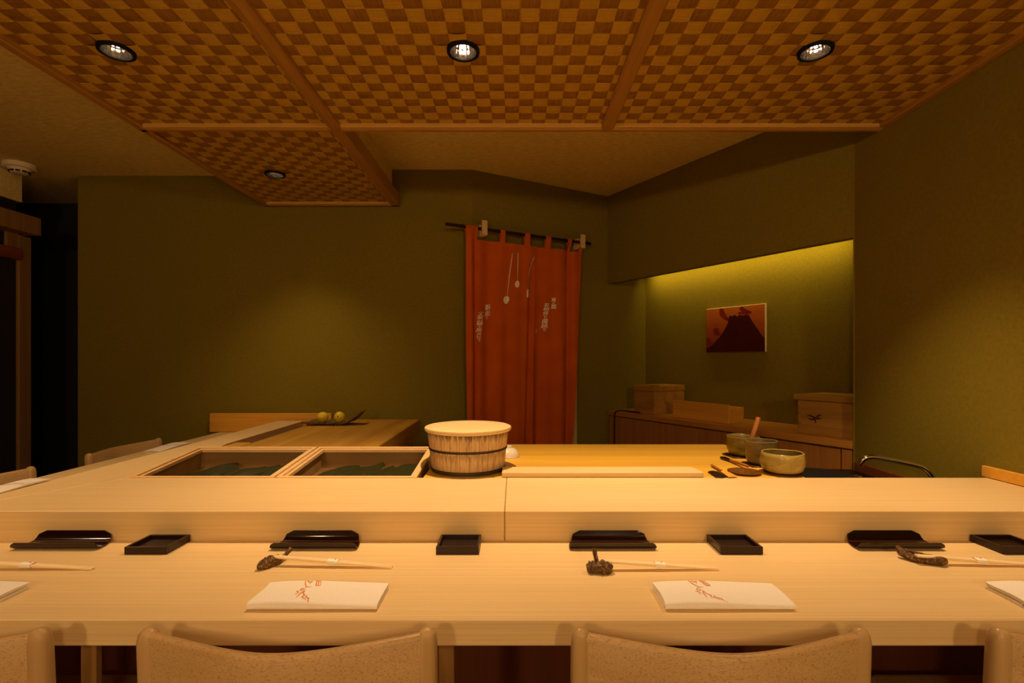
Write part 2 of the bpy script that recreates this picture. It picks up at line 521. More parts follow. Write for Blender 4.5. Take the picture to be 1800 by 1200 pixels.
# left passage
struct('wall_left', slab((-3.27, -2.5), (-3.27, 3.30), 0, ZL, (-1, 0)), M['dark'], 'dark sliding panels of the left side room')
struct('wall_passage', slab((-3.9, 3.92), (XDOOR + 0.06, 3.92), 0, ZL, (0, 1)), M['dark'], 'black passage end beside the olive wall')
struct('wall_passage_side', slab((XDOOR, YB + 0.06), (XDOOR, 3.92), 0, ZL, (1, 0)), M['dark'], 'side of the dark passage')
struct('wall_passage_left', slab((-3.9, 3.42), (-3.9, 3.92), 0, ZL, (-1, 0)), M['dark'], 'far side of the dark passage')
post = MB().box(-3.33, -3.25, 3.30, 3.385, 0, 2.03, 0.003)
struct('trim_2', post, M['post'], 'wooden door post beside the black passage')
struct('trim_3', MB().box(-3.30, -3.15, 1.0, 3.35, 2.035, 2.15, 0.003), M['post'], 'dim wooden lintel over the left side door')
struct('trim_4', MB().box(-3.30, -3.235, 1.0, 3.31, 1.865, 1.94, 0.004), M['redwood'], 'reddish brown door rail on the left')
struct('trim_5', MB().box(-3.27, -3.25, 3.22, 3.30, 1.94, 2.035, 0.002), M['post'], 'short wooden stud above the reddish rail')
struct('ceiling_soffit', MB().box(-3.9, -3.25, 1.0, 3.32, 2.25, ZL), M['cream'], 'cream dropped soffit in the upper left corner')

# cream ceilings
struct('ceiling', MB().box(-4.2, -1.62, 2.36, 4.2, ZL, ZL + 0.03), M['cream'], 'cream papered ceiling over the left side')
struct('ceiling_front', MB().box(-4.2, -1.62, -2.6, 2.36, ZL - 0.006, ZL + 0.03), M['cream'], 'cream papered ceiling nearest the viewer at the left')
struct('ceiling_back', MB().box(-0.83, 2.6, 2.1, 4.6, ZH, ZH + 0.03), M['cream'], 'cream papered ceiling above the curtain')
struct('ceiling_bulkhead', MB().box(-0.832, -0.812, 2.2, YB, 2.262, ZH), M['cream'], 'cream side of the bulkhead carrying the woven panel')
struct('ceiling_void', MB().box(-1.66, 1.67, -2.6, 2.2, 2.40, 2.44).box(-1.66, -0.82, 2.2, YB, 2.40, 2.44), M['dark'], 'hidden board above the woven panels')

# ------------------------------------------------------------------ woven ceiling
TW = 0.0568
GX, GY = 0.0168, 2.153
HOLES = [(-1.319, 1.667), (-0.171, 1.667), (0.995, 1.667), (-1.324, 2.78)]
REAR_LAMPS = [(-1.319, -0.35), (-0.171, -0.35), (0.995, -0.35)]
ARCH = 0.0026

def tile_mb(x0, x1, y0, y1, axis, cx, cy, nx=1, ny=1, cut=None, base=ZT):
    """one arched veneer square seen from below; x0.. are world bounds, cx, cy the full square's centre"""
    b = MB()
    def zz(x, y):
        q = ((x - cx) if axis == 'X' else (y - cy)) / (TW / 2)
        return base + ARCH * min(1, q * q)
    if cut is None:
        nx, ny = (4, 1) if axis == 'X' else (1, 4)
    xs = [x0 + (x1 - x0) * i / nx for i in range(nx + 1)]
    ys = [y0 + (y1 - y0) * j / ny for j in range(ny + 1)]
    idx = {}
    def vid(i, j):
        if (i, j) not in idx:
            b.v.append((xs[i], ys[j], zz(xs[i], ys[j]))); idx[(i, j)] = len(b.v) - 1
        return idx[(i, j)]
    for i in range(nx):
        for j in range(ny):
            if cut:
                mx, my = (xs[i] + xs[i + 1]) / 2, (ys[j] + ys[j + 1]) / 2
                if (mx - cut[0]) ** 2 + (my - cut[1]) ** 2 < 0.0472 ** 2: continue
            b.f.append((vid(i, j), vid(i, j + 1), vid(i + 1, j + 1), vid(i + 1, j)))
    # skirts along the free sides, up to the hidden board
    def skirt(pts):
        n = len(b.v)
        for (x, y) in pts:
            b.v.append((x, y, zz(x, y))); b.v.append((x, y, base + ARCH + 0.002))
        for k in range(len(pts) - 1):
            b.f.append((n + 2 * k, n + 2 * k + 1, n + 2 * k + 3, n + 2 * k + 2))
    if cut is None:
        if axis == 'X':
            for y in (y0, y1): skirt([(x, y) for x in xs])
        else:
            for x in (x0, x1): skirt([(x, y) for y in ys])
    return b

full = {}
for ax in 'XY':
    me = mesh_of('veneer_tile_' + ax.lower(), tile_mb(-TW / 2, TW / 2, -TW / 2, TW / 2, ax, 0, 0, base=0.0), M['ven_x'] if ax == 'X' else M['ven_y'], False, False)
    full[ax] = me

def woven_panel(label, X0, X1, Y0, Y1, YV):
    root = thing('ceiling_panel', label, None, ((X0 + X1) / 2, (Y0 + Y1) / 2, ZT), kind='structure')
    rest = {'X': MB(), 'Y': MB()}
    i0, i1 = math.floor((X0 - GX) / TW), math.ceil((X1 - GX) / TW)
    j0, j1 = math.floor((GY - Y1) / TW), math.ceil((GY - Y0) / TW)
    n = 0
    for j in range(j0, j1 + 1):
        ya, yb = GY - (j + 1) * TW, GY - j * TW
        for i in range(i0, i1 + 1):
            xa, xb = GX + i * TW, GX + (i + 1) * TW
            x0, x1, y0, y1 = max(xa, X0), min(xb, X1), max(ya, Y0), min(yb, Y1)
            if x1 - x0 < 1e-4 or y1 - y0 < 1e-4: continue
            ax = 'Y' if (i + j) % 2 == 0 else 'X'
            cx, cy = (xa + xb) / 2, (ya + yb) / 2
            hole = None
            for h in HOLES + REAR_LAMPS:
                dx = max(x0 - h[0], 0, h[0] - x1); dy = max(y0 - h[1], 0, h[1] - y1)
                if dx * dx + dy * dy < 0.047 ** 2: hole = h
            whole = x1 - x0 > TW - 1e-4 and y1 - y0 > TW - 1e-4 and hole is None
            inview = y1 > YV and abs(x0 + x1) / 2 * F_PX / y1 < 935
            if inview:
                if whole:
                    o = bpy.data.objects.new('veneer_tile', full[ax])
                else:
                    mb = tile_mb(x0, x1, y0, y1, ax, cx, cy, 14, 14, hole) if hole else tile_mb(x0, x1, y0, y1, ax, cx, cy)
                    if not mb.f: continue
                    mb.v = [(p[0] - cx, p[1] - cy, p[2] - ZT) for p in mb.v]
                    o = bpy.data.objects.new('veneer_tile', mesh_of('veneer_tile_cut', mb, M['ven_x'] if ax == 'X' else M['ven_y'], False, False))
                COL.objects.link(o); o.parent = root
                o.location = (cx - root.location.x, cy - root.location.y, 0)
                n += 1
            else:
                mb = tile_mb(x0, x1, y0, y1, ax, cx, cy, 14, 14, hole) if hole else tile_mb(x0, x1, y0, y1, ax, cx, cy)
                rest[ax].add(mb.v, mb.f)
    for ax in 'XY':
        if rest[ax].f:
            part('veneer_field', rest[ax], M['ven_x'] if ax == 'X' else M['ven_y'], root, False, None, 'stuff', w=True)
    return root, n

XL = -1.645
XB1, XB2 = -0.785, 0.405
BW = 0.0275
YF, YR = -1.25, 2.184
cnt = []
cnt.append(woven_panel('left woven wood panel of the lowered ceiling', XL + 0.03, XB1 - BW, YF, YR, 1.42)[1])
cnt.append(woven_panel('middle woven wood panel of the lowered ceiling', XB1 + BW, XB2 - BW, YF, YR, 1.42)[1])
cnt.append(woven_panel('right woven wood panel of the lowered ceiling, against the wall', XB2 + BW, XR - 0.03, YF, YR, 1.42)[1])
cnt.append(woven_panel('small woven wood panel reaching back to the olive wall', XL + 0.03, XB1 - BW, 2.24, 3.275, 2.0)[1])
print('tiles', cnt)

def beam(x, w, y0, y1, label, n):
    """rounded ceiling batten along Y"""
    mb = MB()
    prof = [(-w, 2.27), (-w, 2.226), (-w * 0.75, 2.219), (0, 2.216), (w * 0.75, 2.219), (w, 2.226), (w, 2.27)]
    vs = [(x + px, y, z) for y in (y0, y1) for (px, z) in prof]
    k = len(prof)
    fs = [(i, i + 1, k + i + 1, k + i) for i in range(k - 1)] + [tuple(range(k)), tuple(range(k, 2 * k))]
    mb.add(vs, fs)
    struct('trim_%d' % n, mb, M['cedar_y'], label)
beam(XB1, BW, YF, 2.20, 'wooden batten between the left and middle woven panels', 6)
beam(XB2, BW, YF, 2.20, 'wooden batten between the middle and right woven panels', 7)
def rail_x(x0, x1, y, label, n):
    t = thing('trim_%d' % n, label, None, ((x0 + x1) / 2, y, 2.2215), kind='structure')
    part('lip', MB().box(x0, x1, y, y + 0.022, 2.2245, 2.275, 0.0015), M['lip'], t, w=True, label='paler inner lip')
    part('rail', MB().box(x0, x1, y + 0.0225, y + 0.043, 2.2215, 2.29, 0.002), M['cedar_x'], t, w=True)
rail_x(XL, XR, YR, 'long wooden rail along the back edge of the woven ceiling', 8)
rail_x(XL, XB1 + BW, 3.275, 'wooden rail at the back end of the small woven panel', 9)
def rail_y(x0, x1, y0, y1, label, n, zt=2.29):
    sgn = 1 if x0 < 0 else -1
    mb = MB().box(x0, x1, y0, y1, 2.2215, zt, 0.003)
    struct('trim_%d' % n, mb, M['cedar_y'], label)
rail_y(XL - 0.005, XL + 0.03, YF, 3.318, 'long wooden edge rail on the left side of the woven ceiling', 10, 2.43)
rail_y(XR - 0.03, XR, YF, YR, 'wooden edge rail where the woven ceiling meets the right wall', 11)
rail_y(XB1 - BW, XB1 + BW, 2.227, 3.318, 'wooden edge rail on the inner side of the small woven panel', 12, 2.30)
struct('trim_13', MB().box(XL, XR, YF - 0.03, YF, 2.2215, 2.47), M['cedar_x'], 'wooden rail along the front edge of the woven ceiling')
struct('ceiling_aisle', MB().box(-1.65, XR, -2.6, YF - 0.03, ZH, ZH + 0.03), M['cream'], 'cream ceiling behind the seats')
struct('ceiling_strip', MB().box(XL - 0.02, XL - 0.005, -2.5, YB, 2.28, 2.46), M['cedar_y'], 'side board of the lowered ceiling')

# ------------------------------------------------------------------ downlights
def downlight(loc, label, power, aim=(0, 0), size=math.radians(84), blend=1.0):
    t = thing('downlight', label, 'downlight', loc, group='recessed ceiling downlights')
    ring = MB().lathe([(0.0435, 0.004), (0.0425, -0.008), (0.047, -0.0105), (0.0535, -0.0085), (0.0545, 0.002)], 48)
    part('trim_ring', ring, M['black_metal'], t, 40)
    n = 22
    ref = MB().lathe([(0.0425, -0.004), (0.039, 0.022), (0.032, 0.046), (0.024, 0.060)], n)
    part('reflector', ref, M['mirror'], t, False)
    part('bulb', MB().lathe([(0, 0.024), (0.006, 0.025), (0.0095, 0.030), (0.0105, 0.058), (0, 0.058)], 20), M['bulb'], t, 50)
    part('socket', MB().lathe([(0, 0.058), (0.024, 0.0585), (0.024, 0.066), (0, 0.066)], 20), M['black_metal'], t, 30)
    ld = bpy.data.lights.new('downlight_beam', 'SPOT')
    ld.energy = power; ld.color = LAMP_COL; ld.spot_size = size; ld.spot_blend = blend; ld.shadow_soft_size = 0.018
    lo = bpy.data.objects.new('downlight_beam', ld)
    COL.objects.link(lo); lo.parent = t; lo.location = (0, 0, -0.014)
    lo.rotation_euler = (aim[1], aim[0], 0)
    return t
downlight((*HOLES[0], ZT), 'round recessed downlight in the left woven panel', P_FRONT * 0.42)
downlight((*HOLES[1], ZT), 'round recessed downlight in the middle woven panel', P_FRONT * 1.08)
downlight((*HOLES[2], ZT), 'round recessed downlight in the right woven panel', P_FRONT * 0.98)
downlight((*HOLES[3], ZT), 'small downlight in the back woven panel by the olive wall', P_EXT, size=math.radians(100))
for i, h in enumerate(REAR_LAMPS):
    downlight((*h, ZT), ['leftmost', 'middle', 'rightmost'][i] + ' downlight over the seats behind the viewer', P_REAR, size=math.radians(160))
for i, h in enumerate(((-2.45, -0.6), (-2.45, 0.75))):  # unseen lamps added to lift the left wall and cream ceiling
    downlight((*h, ZL - 0.006), ['front', 'rear'][i] + ' added fill downlight over the left aisle', P_AISLE_FILL, size=math.radians(105))

def pendant(loc, label):  # unseen glowing globe, added as soft fill for walls and chair backs
    t = thing('fill_pendant', label, 'added fill lamp', loc, 0, 'added fill globes behind the viewer')
    n = 9
    part('globe', MB().lathe([(0.13 * math.sin(math.pi * k / n), -0.13 * math.cos(math.pi * k / n)) for k in range(n + 1)], 18), M['globe'], t, 60)
    part('cap', MB().lathe([(0, 0.128), (0.03, 0.126), (0.03, 0.15), (0, 0.155)], 20), M['black_metal'], t, 40)
    part('cord', MB().tube([(0, 0, 0.15), (0, 0, ZH - loc[2])], 0.004, 8), M['black_rubber'], t, 60)
    return t
pendant((-0.95, -1.75, 1.85), 'added fill globe pendant behind the viewer, left')
pendant((0.85, -1.75, 1.85), 'added fill globe pendant behind the viewer, right')

# hidden strip lamp in the niche
sp = Q + V * 0.08 + NV * 0.30
st = thing('strip_light', 'hidden strip lamp behind the niche header', 'lamp', (sp.x, sp.y, 1.93), ANG_V)
part('housing', MB().box(0, 1.5, -0.018, 0.018, 0.004, 0.05, 0.003), M['plastic'], st)
part('diffuser', MB().box(0.01, 1.49, -0.014, 0.014, 0.0, 0.005), M['strip'], st)
ad = bpy.data.lights.new('strip_beam', 'AREA'); ad.shape = 'RECTANGLE'; ad.size = 1.48; ad.size_y = 0.03
ad.energy = P_STRIP; ad.color = (1.0, 0.68, 0.14)
ao = bpy.data.objects.new('strip_beam', ad); COL.objects.link(ao); ao.parent = st; ao.location = (0.75, 0, -0.004); ao.rotation_euler = (math.radians(30), 0, 0); ad.spread = math.radians(115)

# ------------------------------------------------------------------ counters
ZC, ZS, ZB = 0.74, 0.818, 0.70
XO = -1.93
YC0, YC1, YC2 = 0.927, 1.328, 1.70
t = thing('dining_counter', 'long pale cypress dining counter along the front row of seats', 'counter', (0, YC0, 0))
part('counter_top', MB().prism([(XO, YC0), (XR - 0.005, YC0), (XR - 0.005, YC1 + 0.0035), (XO, YC1 + 0.0035)], ZC - 0.05, ZC, 0.0025), M['hinoki_x'], t, w=True)
for xx in (-1.64, -0.794, -0.128, 0.62, 1.36):
    part('leg', MB().box(xx - 0.0145, xx + 0.0145, 0.936, 0.952, 0, ZC - 0.05, 0.002), M['post'], t, w=True)
t2 = thing('side_counter', 'pale cypress dining counter along the left side', 'counter', (-1.73, 2.3, 0))
part('counter_top', MB().box(XO, -1.5275, YC1 + 0.0045, 3.285, ZC - 0.05, ZC, 0.0025), M['hinoki_y'], t2, w=True)
for yy in (1.6, 2.4, 3.15):
    part('leg', MB().box(-1.62, -1.575, yy - 0.015, yy + 0.015, 0, ZC - 0.05, 0.002), M['post'], t2, w=True)
struct('wall_counter_panel', MB().box(-1.53, XR, YC1, YC1 + 0.03, 0, ZC - 0.052), M['underside'], 'dark brown panel under the front counter')
struct('wall_counter_panel_side', MB().box(-1.53, -1.50, YC1 + 0.031, 3.25, 0, ZC - 0.052), M['underside'], 'dark brown panel under the side counter')

SEAM = -0.027
single('serving_shelf', MB().prism([(-1.5305, YC1), (SEAM - 0.0007, YC1), (SEAM - 0.0007, YC2), (-1.3025, YC2)], ZC - 0.004, ZS, 0.002), M['hinoki_x'],
       'raised pale cypress shelf plank left of the seam, under the wooden tub', 'shelf', 'raised serving shelf planks')
single('serving_shelf', MB().prism([(SEAM + 0.0007, YC1), (XR - 0.016, YC1), (XR - 0.016, YC2), (SEAM + 0.0007, YC2)], ZC - 0.004, ZS, 0.002), M['hinoki_x'],
       'raised pale cypress shelf plank right of the seam, reaching the right wall', 'shelf', 'raised serving shelf planks')
single('serving_shelf', MB().prism([(-1.5315, YC1 + 0.001), (-1.304, YC2 + 0.001), (-1.304, 2.10), (-1.325, 2.20), (-1.352, 2.33), (-1.362, 2.37), (-1.365, 2.42), (-1.366, 3.25), (-1.5315, 3.25)], ZC - 0.004, ZS, 0.002), M['hinoki_y'],
       'raised pale cypress shelf plank running back along the left side', 'shelf', 'raised serving shelf planks')
single('backsplash_board', MB().box(XR - 0.0145, XR - 0.001, 1.0, 1.722, ZS, 0.855, 0.0015), M['splash'],
       'thin wooden upstand on the shelf against the right wall', 'board')
single('backsplash_board', MB().box(-1.995, -1.20, 3.29, 3.312, ZC, 0.862, 0.0015), M['splash'],
       'wooden backsplash board at the far end of the side counter', 'board')

# chef's side base units and boards
t = thing('base_cabinet', 'dark base cabinet under the front workboard behind the shelf', 'cabinet', (0.1, 1.72, 0))
part('body', MB().box(-1.49, XR - 0.03, 1.715, 2.36, 0.0, ZB - 0.02), M['underside'], t, w=True)
part('steel_top', MB().box(-1.49, XR - 0.03, 1.705, 2.37, ZB - 0.02, ZB, 0.002), M['steel'], t, w=True)
t = thing('base_cabinet', 'dark base cabinet under the aged chopping block', 'cabinet', (-1.0, 2.4, 0))
part('body', MB().box(-1.49, -0.70, 2.39, 3.25, 0.0, 0.712), M['underside'], t, w=True)
part('foot', MB().box(-0.70, -0.64, 3.14, 3.22, 0.69, 0.714, 0.004), M['splash'], t, w=True)
single('cutting_board', MB().box(-0.312, 0.985, 1.705, 2.365, ZB, ZS, 0.004, 2), M['board'],
       'broad honey coloured cutting board beside the wooden tub', 'cutting board')
single('cutting_board', MB().box(-1.235, -0.615, 2.22, 3.27, 0.714, 0.826, 0.006, 2), M['board_old'],
       'thick aged chopping block holding the yellow citrus tray', 'cutting board')
single('wooden_block', MB().prism([(-1.325, 2.255), (-1.245, 2.255), (-1.238, 2.37), (-1.25, 2.385), (-1.32, 2.385)], 0.714, 0.824, 0.004), M['board_old'],
       'small wooden block wedged between shelf and aged chopping block', 'block')
single('wooden_bar', MB().prism([(-0.044, 1.703), (0.640, 1.703), (0.634, 1.775), (0.622, 1.792), (-0.044, 1.792)], ZS, 0.8355, 0.003, 2), M['hinoki_x'],
       'long pale wooden bar lying on the front of the cutting board', 'wood bar')

# ------------------------------------------------------------------ chairs
def make_chair():
    root = empty('counter_chair')
    W = 0.2545; ZTOP = 0.762
    E = 0.35
    bow = lambda a: (math.sqrt(a * a + E * E) - E) / (math.sqrt(1 + E * E) - E)
    def yc(a): return -0.060 + 0.060 * bow(a)
    def zt(a):
        return ZTOP - 0.006 - 0.004 * (1 - a * a)
    Wp = W - 0.018
    nu = 36
    mb = MB()
    vs, fs = [], []
    ring = []
    for i in range(nu + 1):
        a = -1 + 2 * i / nu
        x = a * Wp; y = yc(a); z1 = zt(a); z0 = 0.49 + 0.012 * (1 - a * a)
        lean = lambda z: -0.05 * (z - 0.45)
        th = 0.0105
        sec = []
        for (dy, z) in ((-th, z0 + 0.006), (-th, (z0 + z1) / 2), (-th, z1 - 0.006), (-th * 0.6, z1 - 0.0015), (0, z1), (th * 0.6, z1 - 0.0015), (th, z1 - 0.006), (th, (z0 + z1) / 2), (th, z0 + 0.006), (0, z0)):
            sec.append((x, y + dy + lean(z), z))
        ring.append(len(vs)); vs += sec
    k = 10
    for i in range(nu):
        for j in range(k):
            fs.append((ring[i] + j, ring[i] + (j + 1) % k, ring[i + 1] + (j + 1) % k, ring[i + 1] + j))
    fs.append(tuple(range(k))); fs.append(tuple(ring[-1] + j for j in range(k)))
    mb.add(vs, fs)
    part('backrest', mb, M['beech'], root, 50)
    for sgn in (-1, 1):
        mb = MB()
        zs = [0.0, 0.2, 0.42, 0.55, 0.65, 0.71, 0.740, 0.752, 0.759, ZTOP]
        rs = [0.013, 0.0155, 0.0175, 0.0175, 0.0175, 0.0175, 0.0172, 0.0150, 0.0105, 0.003]
        vs, fs = [], []
        n = 14
        for z, r in zip(zs, rs):
            cy = -0.05 * (z - 0.45) + (0.10 * (z - 0.42) ** 2 if z < 0.42 else 0)
            for q in range(n):
                aa = 2 * math.pi * q / n
                ca, sa = math.cos(aa), math.sin(aa)
                e = 0.75
                vs.append((sgn * (W - 0.0175) + r * math.copysign(abs(ca) ** e, ca), cy + 0.9 * r * math.copysign(abs(sa) ** e, sa), z))
        for i in range(len(zs) - 1):
            for q in range(n):
                fs.append((i * n + q, i * n + (q + 1) % n, (i + 1) * n + (q + 1) % n, (i + 1) * n + q))
        fs.append(tuple(range(n))); fs.append(tuple((len(zs) - 1) * n + q for q in range(n)))
        mb.add(vs, fs)
        part('back_post', mb, M['beech_z'], root, 60)
        part('leg', MB().tube([(sgn * 0.17, 0.36, 0.0), (sgn * 0.172, 0.355, 0.2), (sgn * 0.175, 0.345, 0.405)], [0.012, 0.015, 0.017], 12), M['beech_z'], root, 60)
        part('side_rail', MB().tube([(sgn * (W - 0.02), 0.0, 0.395), (sgn * 0.175, 0.345, 0.395)], 0.0105, 8), M['beech_z'], root, 60)
    part('seat', MB().prism([(-0.21, 0.005), (0.21, 0.005), (0.19, 0.37), (0.17, 0.385), (-0.17, 0.385), (-0.19, 0.37)], 0.405, 0.435, 0.008, 2), M['beech'], root, 40)
    part('front_rail', MB().box(-0.17, 0.17, 0.337, 0.355, 0.36, 0.404, 0.003), M['beech'], root)
    return root
chair0 = make_chair()
CH = [((-1.046, 0.872), 0, 'beech counter chair cut by the left edge of the photo, front row'),
      ((-0.386, 0.872), 0, 'beech counter chair in front of the napkin left of centre'),
      ((0.3495, 0.872), 0, 'beech counter chair in front of the napkin right of centre'),
      ((1.062, 0.872), 0, 'beech counter chair cut by the right edge of the photo, front row'),
      ((-2.045, 2.672), -math.pi / 2, 'beech chair at the side counter, nearer the olive wall'),
      ((-2.045, 1.905), -math.pi / 2, 'beech chair at the side counter, cut by the left edge beside the door post')]
for i, (p, rz, lab) in enumerate(CH):
    c = chair0 if i == 0 else copy_tree(chair0)
    c.location = (p[0], p[1], 0); c.rotation_euler = (0, 0, rz)
    props(c, lab, 'chair', 'beech chairs along the counters')

# ------------------------------------------------------------------ place settings
# folded napkins
NW, NDp = 0.248, 0.0915
def napkin_mb():
    mb = MB()
    rnd = random.Random(3)
    layers = [(0.0068, 0.0, 0.0), (0.0045, 0.004, 0.002), (0.0022, 0.009, 0.005)]
    for (R, inset, yoff) in layers:
        path = []
        for k in range(9):
            path.append((NDp - yoff - (NDp - yoff - R - inset) * k / 8, 0.0082 - R))
        for k in range(1, 8):
            a = -math.pi / 2 - math.pi * k / 8
            path.append((inset + R + R * math.cos(a), 0.0082 + R * math.sin(a)))
        for k in range(9):
            path.append((R + inset + (NDp - yoff - R - inset) * k / 8, 0.0082 + R))
        th = 0.0009
        nx = 20
        vs, fs = [], []
        m = len(path)
        def off(i):
            a = Vector(path[max(0, i - 1)]); b = Vector(path[min(m - 1, i + 1)])
            d = (b - a).normalized()
            return Vector((-d.y, d.x)) * th
        for i in range(nx + 1):
            x = NW * i / nx
            for side in (1, -1):
                for j, p in enumerate(path):
                    o = off(j) * side
                    y, z = p[0] + o.x, p[1] + o.y
                    top = max(0.0, min(1.0, (z - 0.002) / 0.012))
                    sag = 0.0030 * top * (math.sin(i / nx * 5.1 + 0.4) * 0.5 + math.sin(y * 60 + i * 0.25) * 0.35)
                    edge = 0.0016 * top * ((abs(i / nx - 0.5) * 2) ** 6)
                    endcrv = 0.0025 * math.sin(y / NDp * 3.0) * (1 if i == 0 else 0)
                    vs.append((x + endcrv, y, max(0.0002, z + sag - edge)))
        row = 2 * m
        for i in range(nx):
            for s in (0, 1):
                for j in range(m - 1):
                    a = i * row + s * m + j
                    q = (a, a + 1, a + 1 + row, a + row)
                    fs.append(q if s == 0 else q[::-1])
            for j in (0, m - 1):
                a = i * row + j; b = a + m
                fs.append((a, b, b + row, a + row))
        for i in (0, nx):
            for j in range(m - 1):
                a = i * row + j
                fs.append((a, a + 1, a + m + 1, a + m))
        mb.add(vs, fs)
    return mb
def napkin_top(x, y):
    z = 0.0082 + 0.0068
    i = x / NW * 20
    sag = 0.0030 * (math.sin(i / 20 * 5.1 + 0.4) * 0.5 + math.sin(y * 60 + i * 0.25) * 0.35)
    return (x, y, z + sag + 0.0016)
def npx(x, y):
    """zoomed logo pixel -> napkin local"""
    px, py = 500 + x / 21.8, 1015 + y / 21.8
    p = P(px, py, ZC + 0.014)
    return (p.x + 0.510, p.y - 0.957)
LOGO = [[(815, 190), (800, 300), (830, 390), (900, 412), (1040, 395)], [(890, 195), (960, 240), (1090, 205), (950, 300)],
        [(1185, 205), (1430, 205)], [(1250, 215), (1215, 360), (1370, 360), (1400, 215)], [(1320, 215), (1295, 355)],
        [(590, 545), (640, 480), (740, 448), (835, 442)], [(640, 555), (710, 500), (805, 525)], [(775, 550), (640, 620), (440, 830)],
        [(450, 555), (535, 590), (490, 650), (390, 695)], [(785, 560), (700, 640), (780, 712), (655, 800), (800, 880), (805, 935)],
        [(875, 725), (800, 790), (940, 860), (890, 940), (955, 1000)]]
nk = napkin_mb()
nap_me = mesh_of('napkin', nk, M['white_cloth'], 60, True)
lg = MB()
for s in LOGO:
    lg.ribbon([npx(*p) for p in s], 0.0021, lambda x, y: napkin_top(x, min(y, NDp - 0.0006)))
logo_me = mesh_of('calligraphy_mark', lg, M['orange_print'], False, False)
NAP = [((-1.262, 0.962), 0.0, 'folded white napkin cut by the left edge of the front counter'),
       ((-0.510, 0.957), 0.0, 'folded white napkin with orange mark left of centre on the front counter'),
       ((0.286, 0.957), 0.0, 'folded white napkin with orange mark right of centre on the front counter'),
       ((0.975, 0.960), -0.06, 'folded white napkin cut by the right edge of the front counter'),
       ((-1.885, 2.80), -math.pi / 2, 'folded white napkin on the side counter nearer the olive wall'),
       ((-1.885, 1.955), -math.pi / 2, 'folded white napkin on the side counter at the left edge of the photo')]
for (p, rz, lab) in NAP:
    r = thing('napkin', lab, 'napkin', (p[0], p[1], ZC), rz, 'folded white napkins on the counters')
    for nm, me in (('folded_cloth', nap_me), ('calligraphy_mark', logo_me)):
        o = bpy.data.objects.new(nm, me); COL.objects.link(o); o.parent = r
    r.children[1]['label'] = 'orange calligraphy mark'

# lacquer towel trays
def towel_tray(loc, label):
    t = thing('towel_tray', label, 'tray', loc, 0, 'black lacquer towel trays')
    L = 0.109
    # cross-section y, z and half length at each point
    sec = [(-0.0350, 0.0188, L - 0.010), (-0.0352, 0.0150, L - 0.003), (-0.0345, 0.0105, L), (-0.0325, 0.0072, L), (-0.0285, 0.0050, L), (-0.020, 0.0042, L), (-0.006, 0.0040, L - 0.002), (0.008, 0.0044, L - 0.006),
           (0.016, 0.0072, L - 0.0105), (0.021, 0.0128, L - 0.0125), (0.0245, 0.0200, L - 0.015), (0.0265, 0.0262, L - 0.028), (0.0278, 0.0285, L - 0.034)]
    vs, fs = [], []
    n, m = len(sec), 12
    th = 0.0032
    for layer in (0, 1):
        for k, (y, z, h) in enumerate(sec):
            a = sec[max(0, k - 1)]; b = sec[min(n - 1, k + 1)]
            d = Vector((b[0] - a[0], b[1] - a[1])).normalized(); nn = Vector((-d.y, d.x))
            oy, oz = (0, 0) if layer == 0 else (-nn.x * th, -nn.y * th)
            for i in range(m + 1):
                vs.append((-h + 2 * h * i / m, y + oy, z + oz))
    c = m + 1
    tot = n * c
    for k in range(n - 1):
        for i in range(m):
            a = k * c + i
            fs.append((a, a + 1, a + c + 1, a + c)); fs.append((tot + a, tot + a + c, tot + a + c + 1, tot + a + 1))
        for i in (0, m):
            a = k * c + i
            fs.append((a, a + c, tot + a + c, tot + a))
    for k in (0, n - 1):
        for i in range(m):
            a = k * c + i
            fs.append((a, a + 1, tot + a + 1, tot + a))
    part('curved_plate', MB().add(vs, fs), M['lacquer'], t, 50)
    part('foot_rail', MB().box(-0.085, 0.085, -0.016, 0.010, 0, 0.0014), M['lacquer'], t)
    return t
towel_tray((-1.155, 1.297, ZC), 'black lacquer towel tray at the left edge of the front counter')
towel_tray((-0.505, 1.297, ZC), 'black lacquer towel tray behind the chopsticks left of centre')
towel_tray((0.246, 1.297, ZC), 'black lacquer towel tray behind the chopsticks right of centre')
towel_tray((0.968, 1.297, ZC), 'black lacquer towel tray near the right end of the front counter')

def sauce_tray(loc, label, rz=0):
    t = thing('sauce_tray', label, 'tray', loc, rz, 'square dark sauce trays')
    w, d, h, th = 0.0525, 0.0445, 0.0185, 0.0058
    part('base', MB().box(-w + th, w - th, -d + th, d - th, 0.0, 0.006), M['lacquer_matte'], t)
    part('side', MB().box(-w, w, -d, -d + th, 0, h, 0.0008), M['lacquer_matte'], t)
    part('side', MB().box(-w, w, d - th, d, 0, h, 0.0008), M['lacquer_matte'], t)
    part('side', MB().box(-w, -w + th, -d + th, d - th, 0, h, 0.0008), M['lacquer_matte'], t)
    part('side', MB().box(w - th, w, -d + th, d - th, 0, h, 0.0008), M['lacquer_matte'], t)
    for k in range(9):
        y = -d + th + (k + 0.5) * (2 * (d - th)) / 9
        part('slat', MB().box(-w + th + 0.0005, w - th - 0.0005, y - 0.0028, y + 0.0028, 0.006, 0.0088, 0.0008), M['lacquer_matte'], t)
    return t
sauce_tray((-0.905, 1.278, ZC), 'square dark slatted tray at the left between two towel trays')
sauce_tray((-0.141, 1.278, ZC), 'square dark slatted tray near the middle of the front counter')
sauce_tray((0.556, 1.278, ZC), 'square dark slatted tray right of the middle napkin')
sauce_tray((1.248, 1.278, ZC), 'square dark slatted tray cut by the right edge')

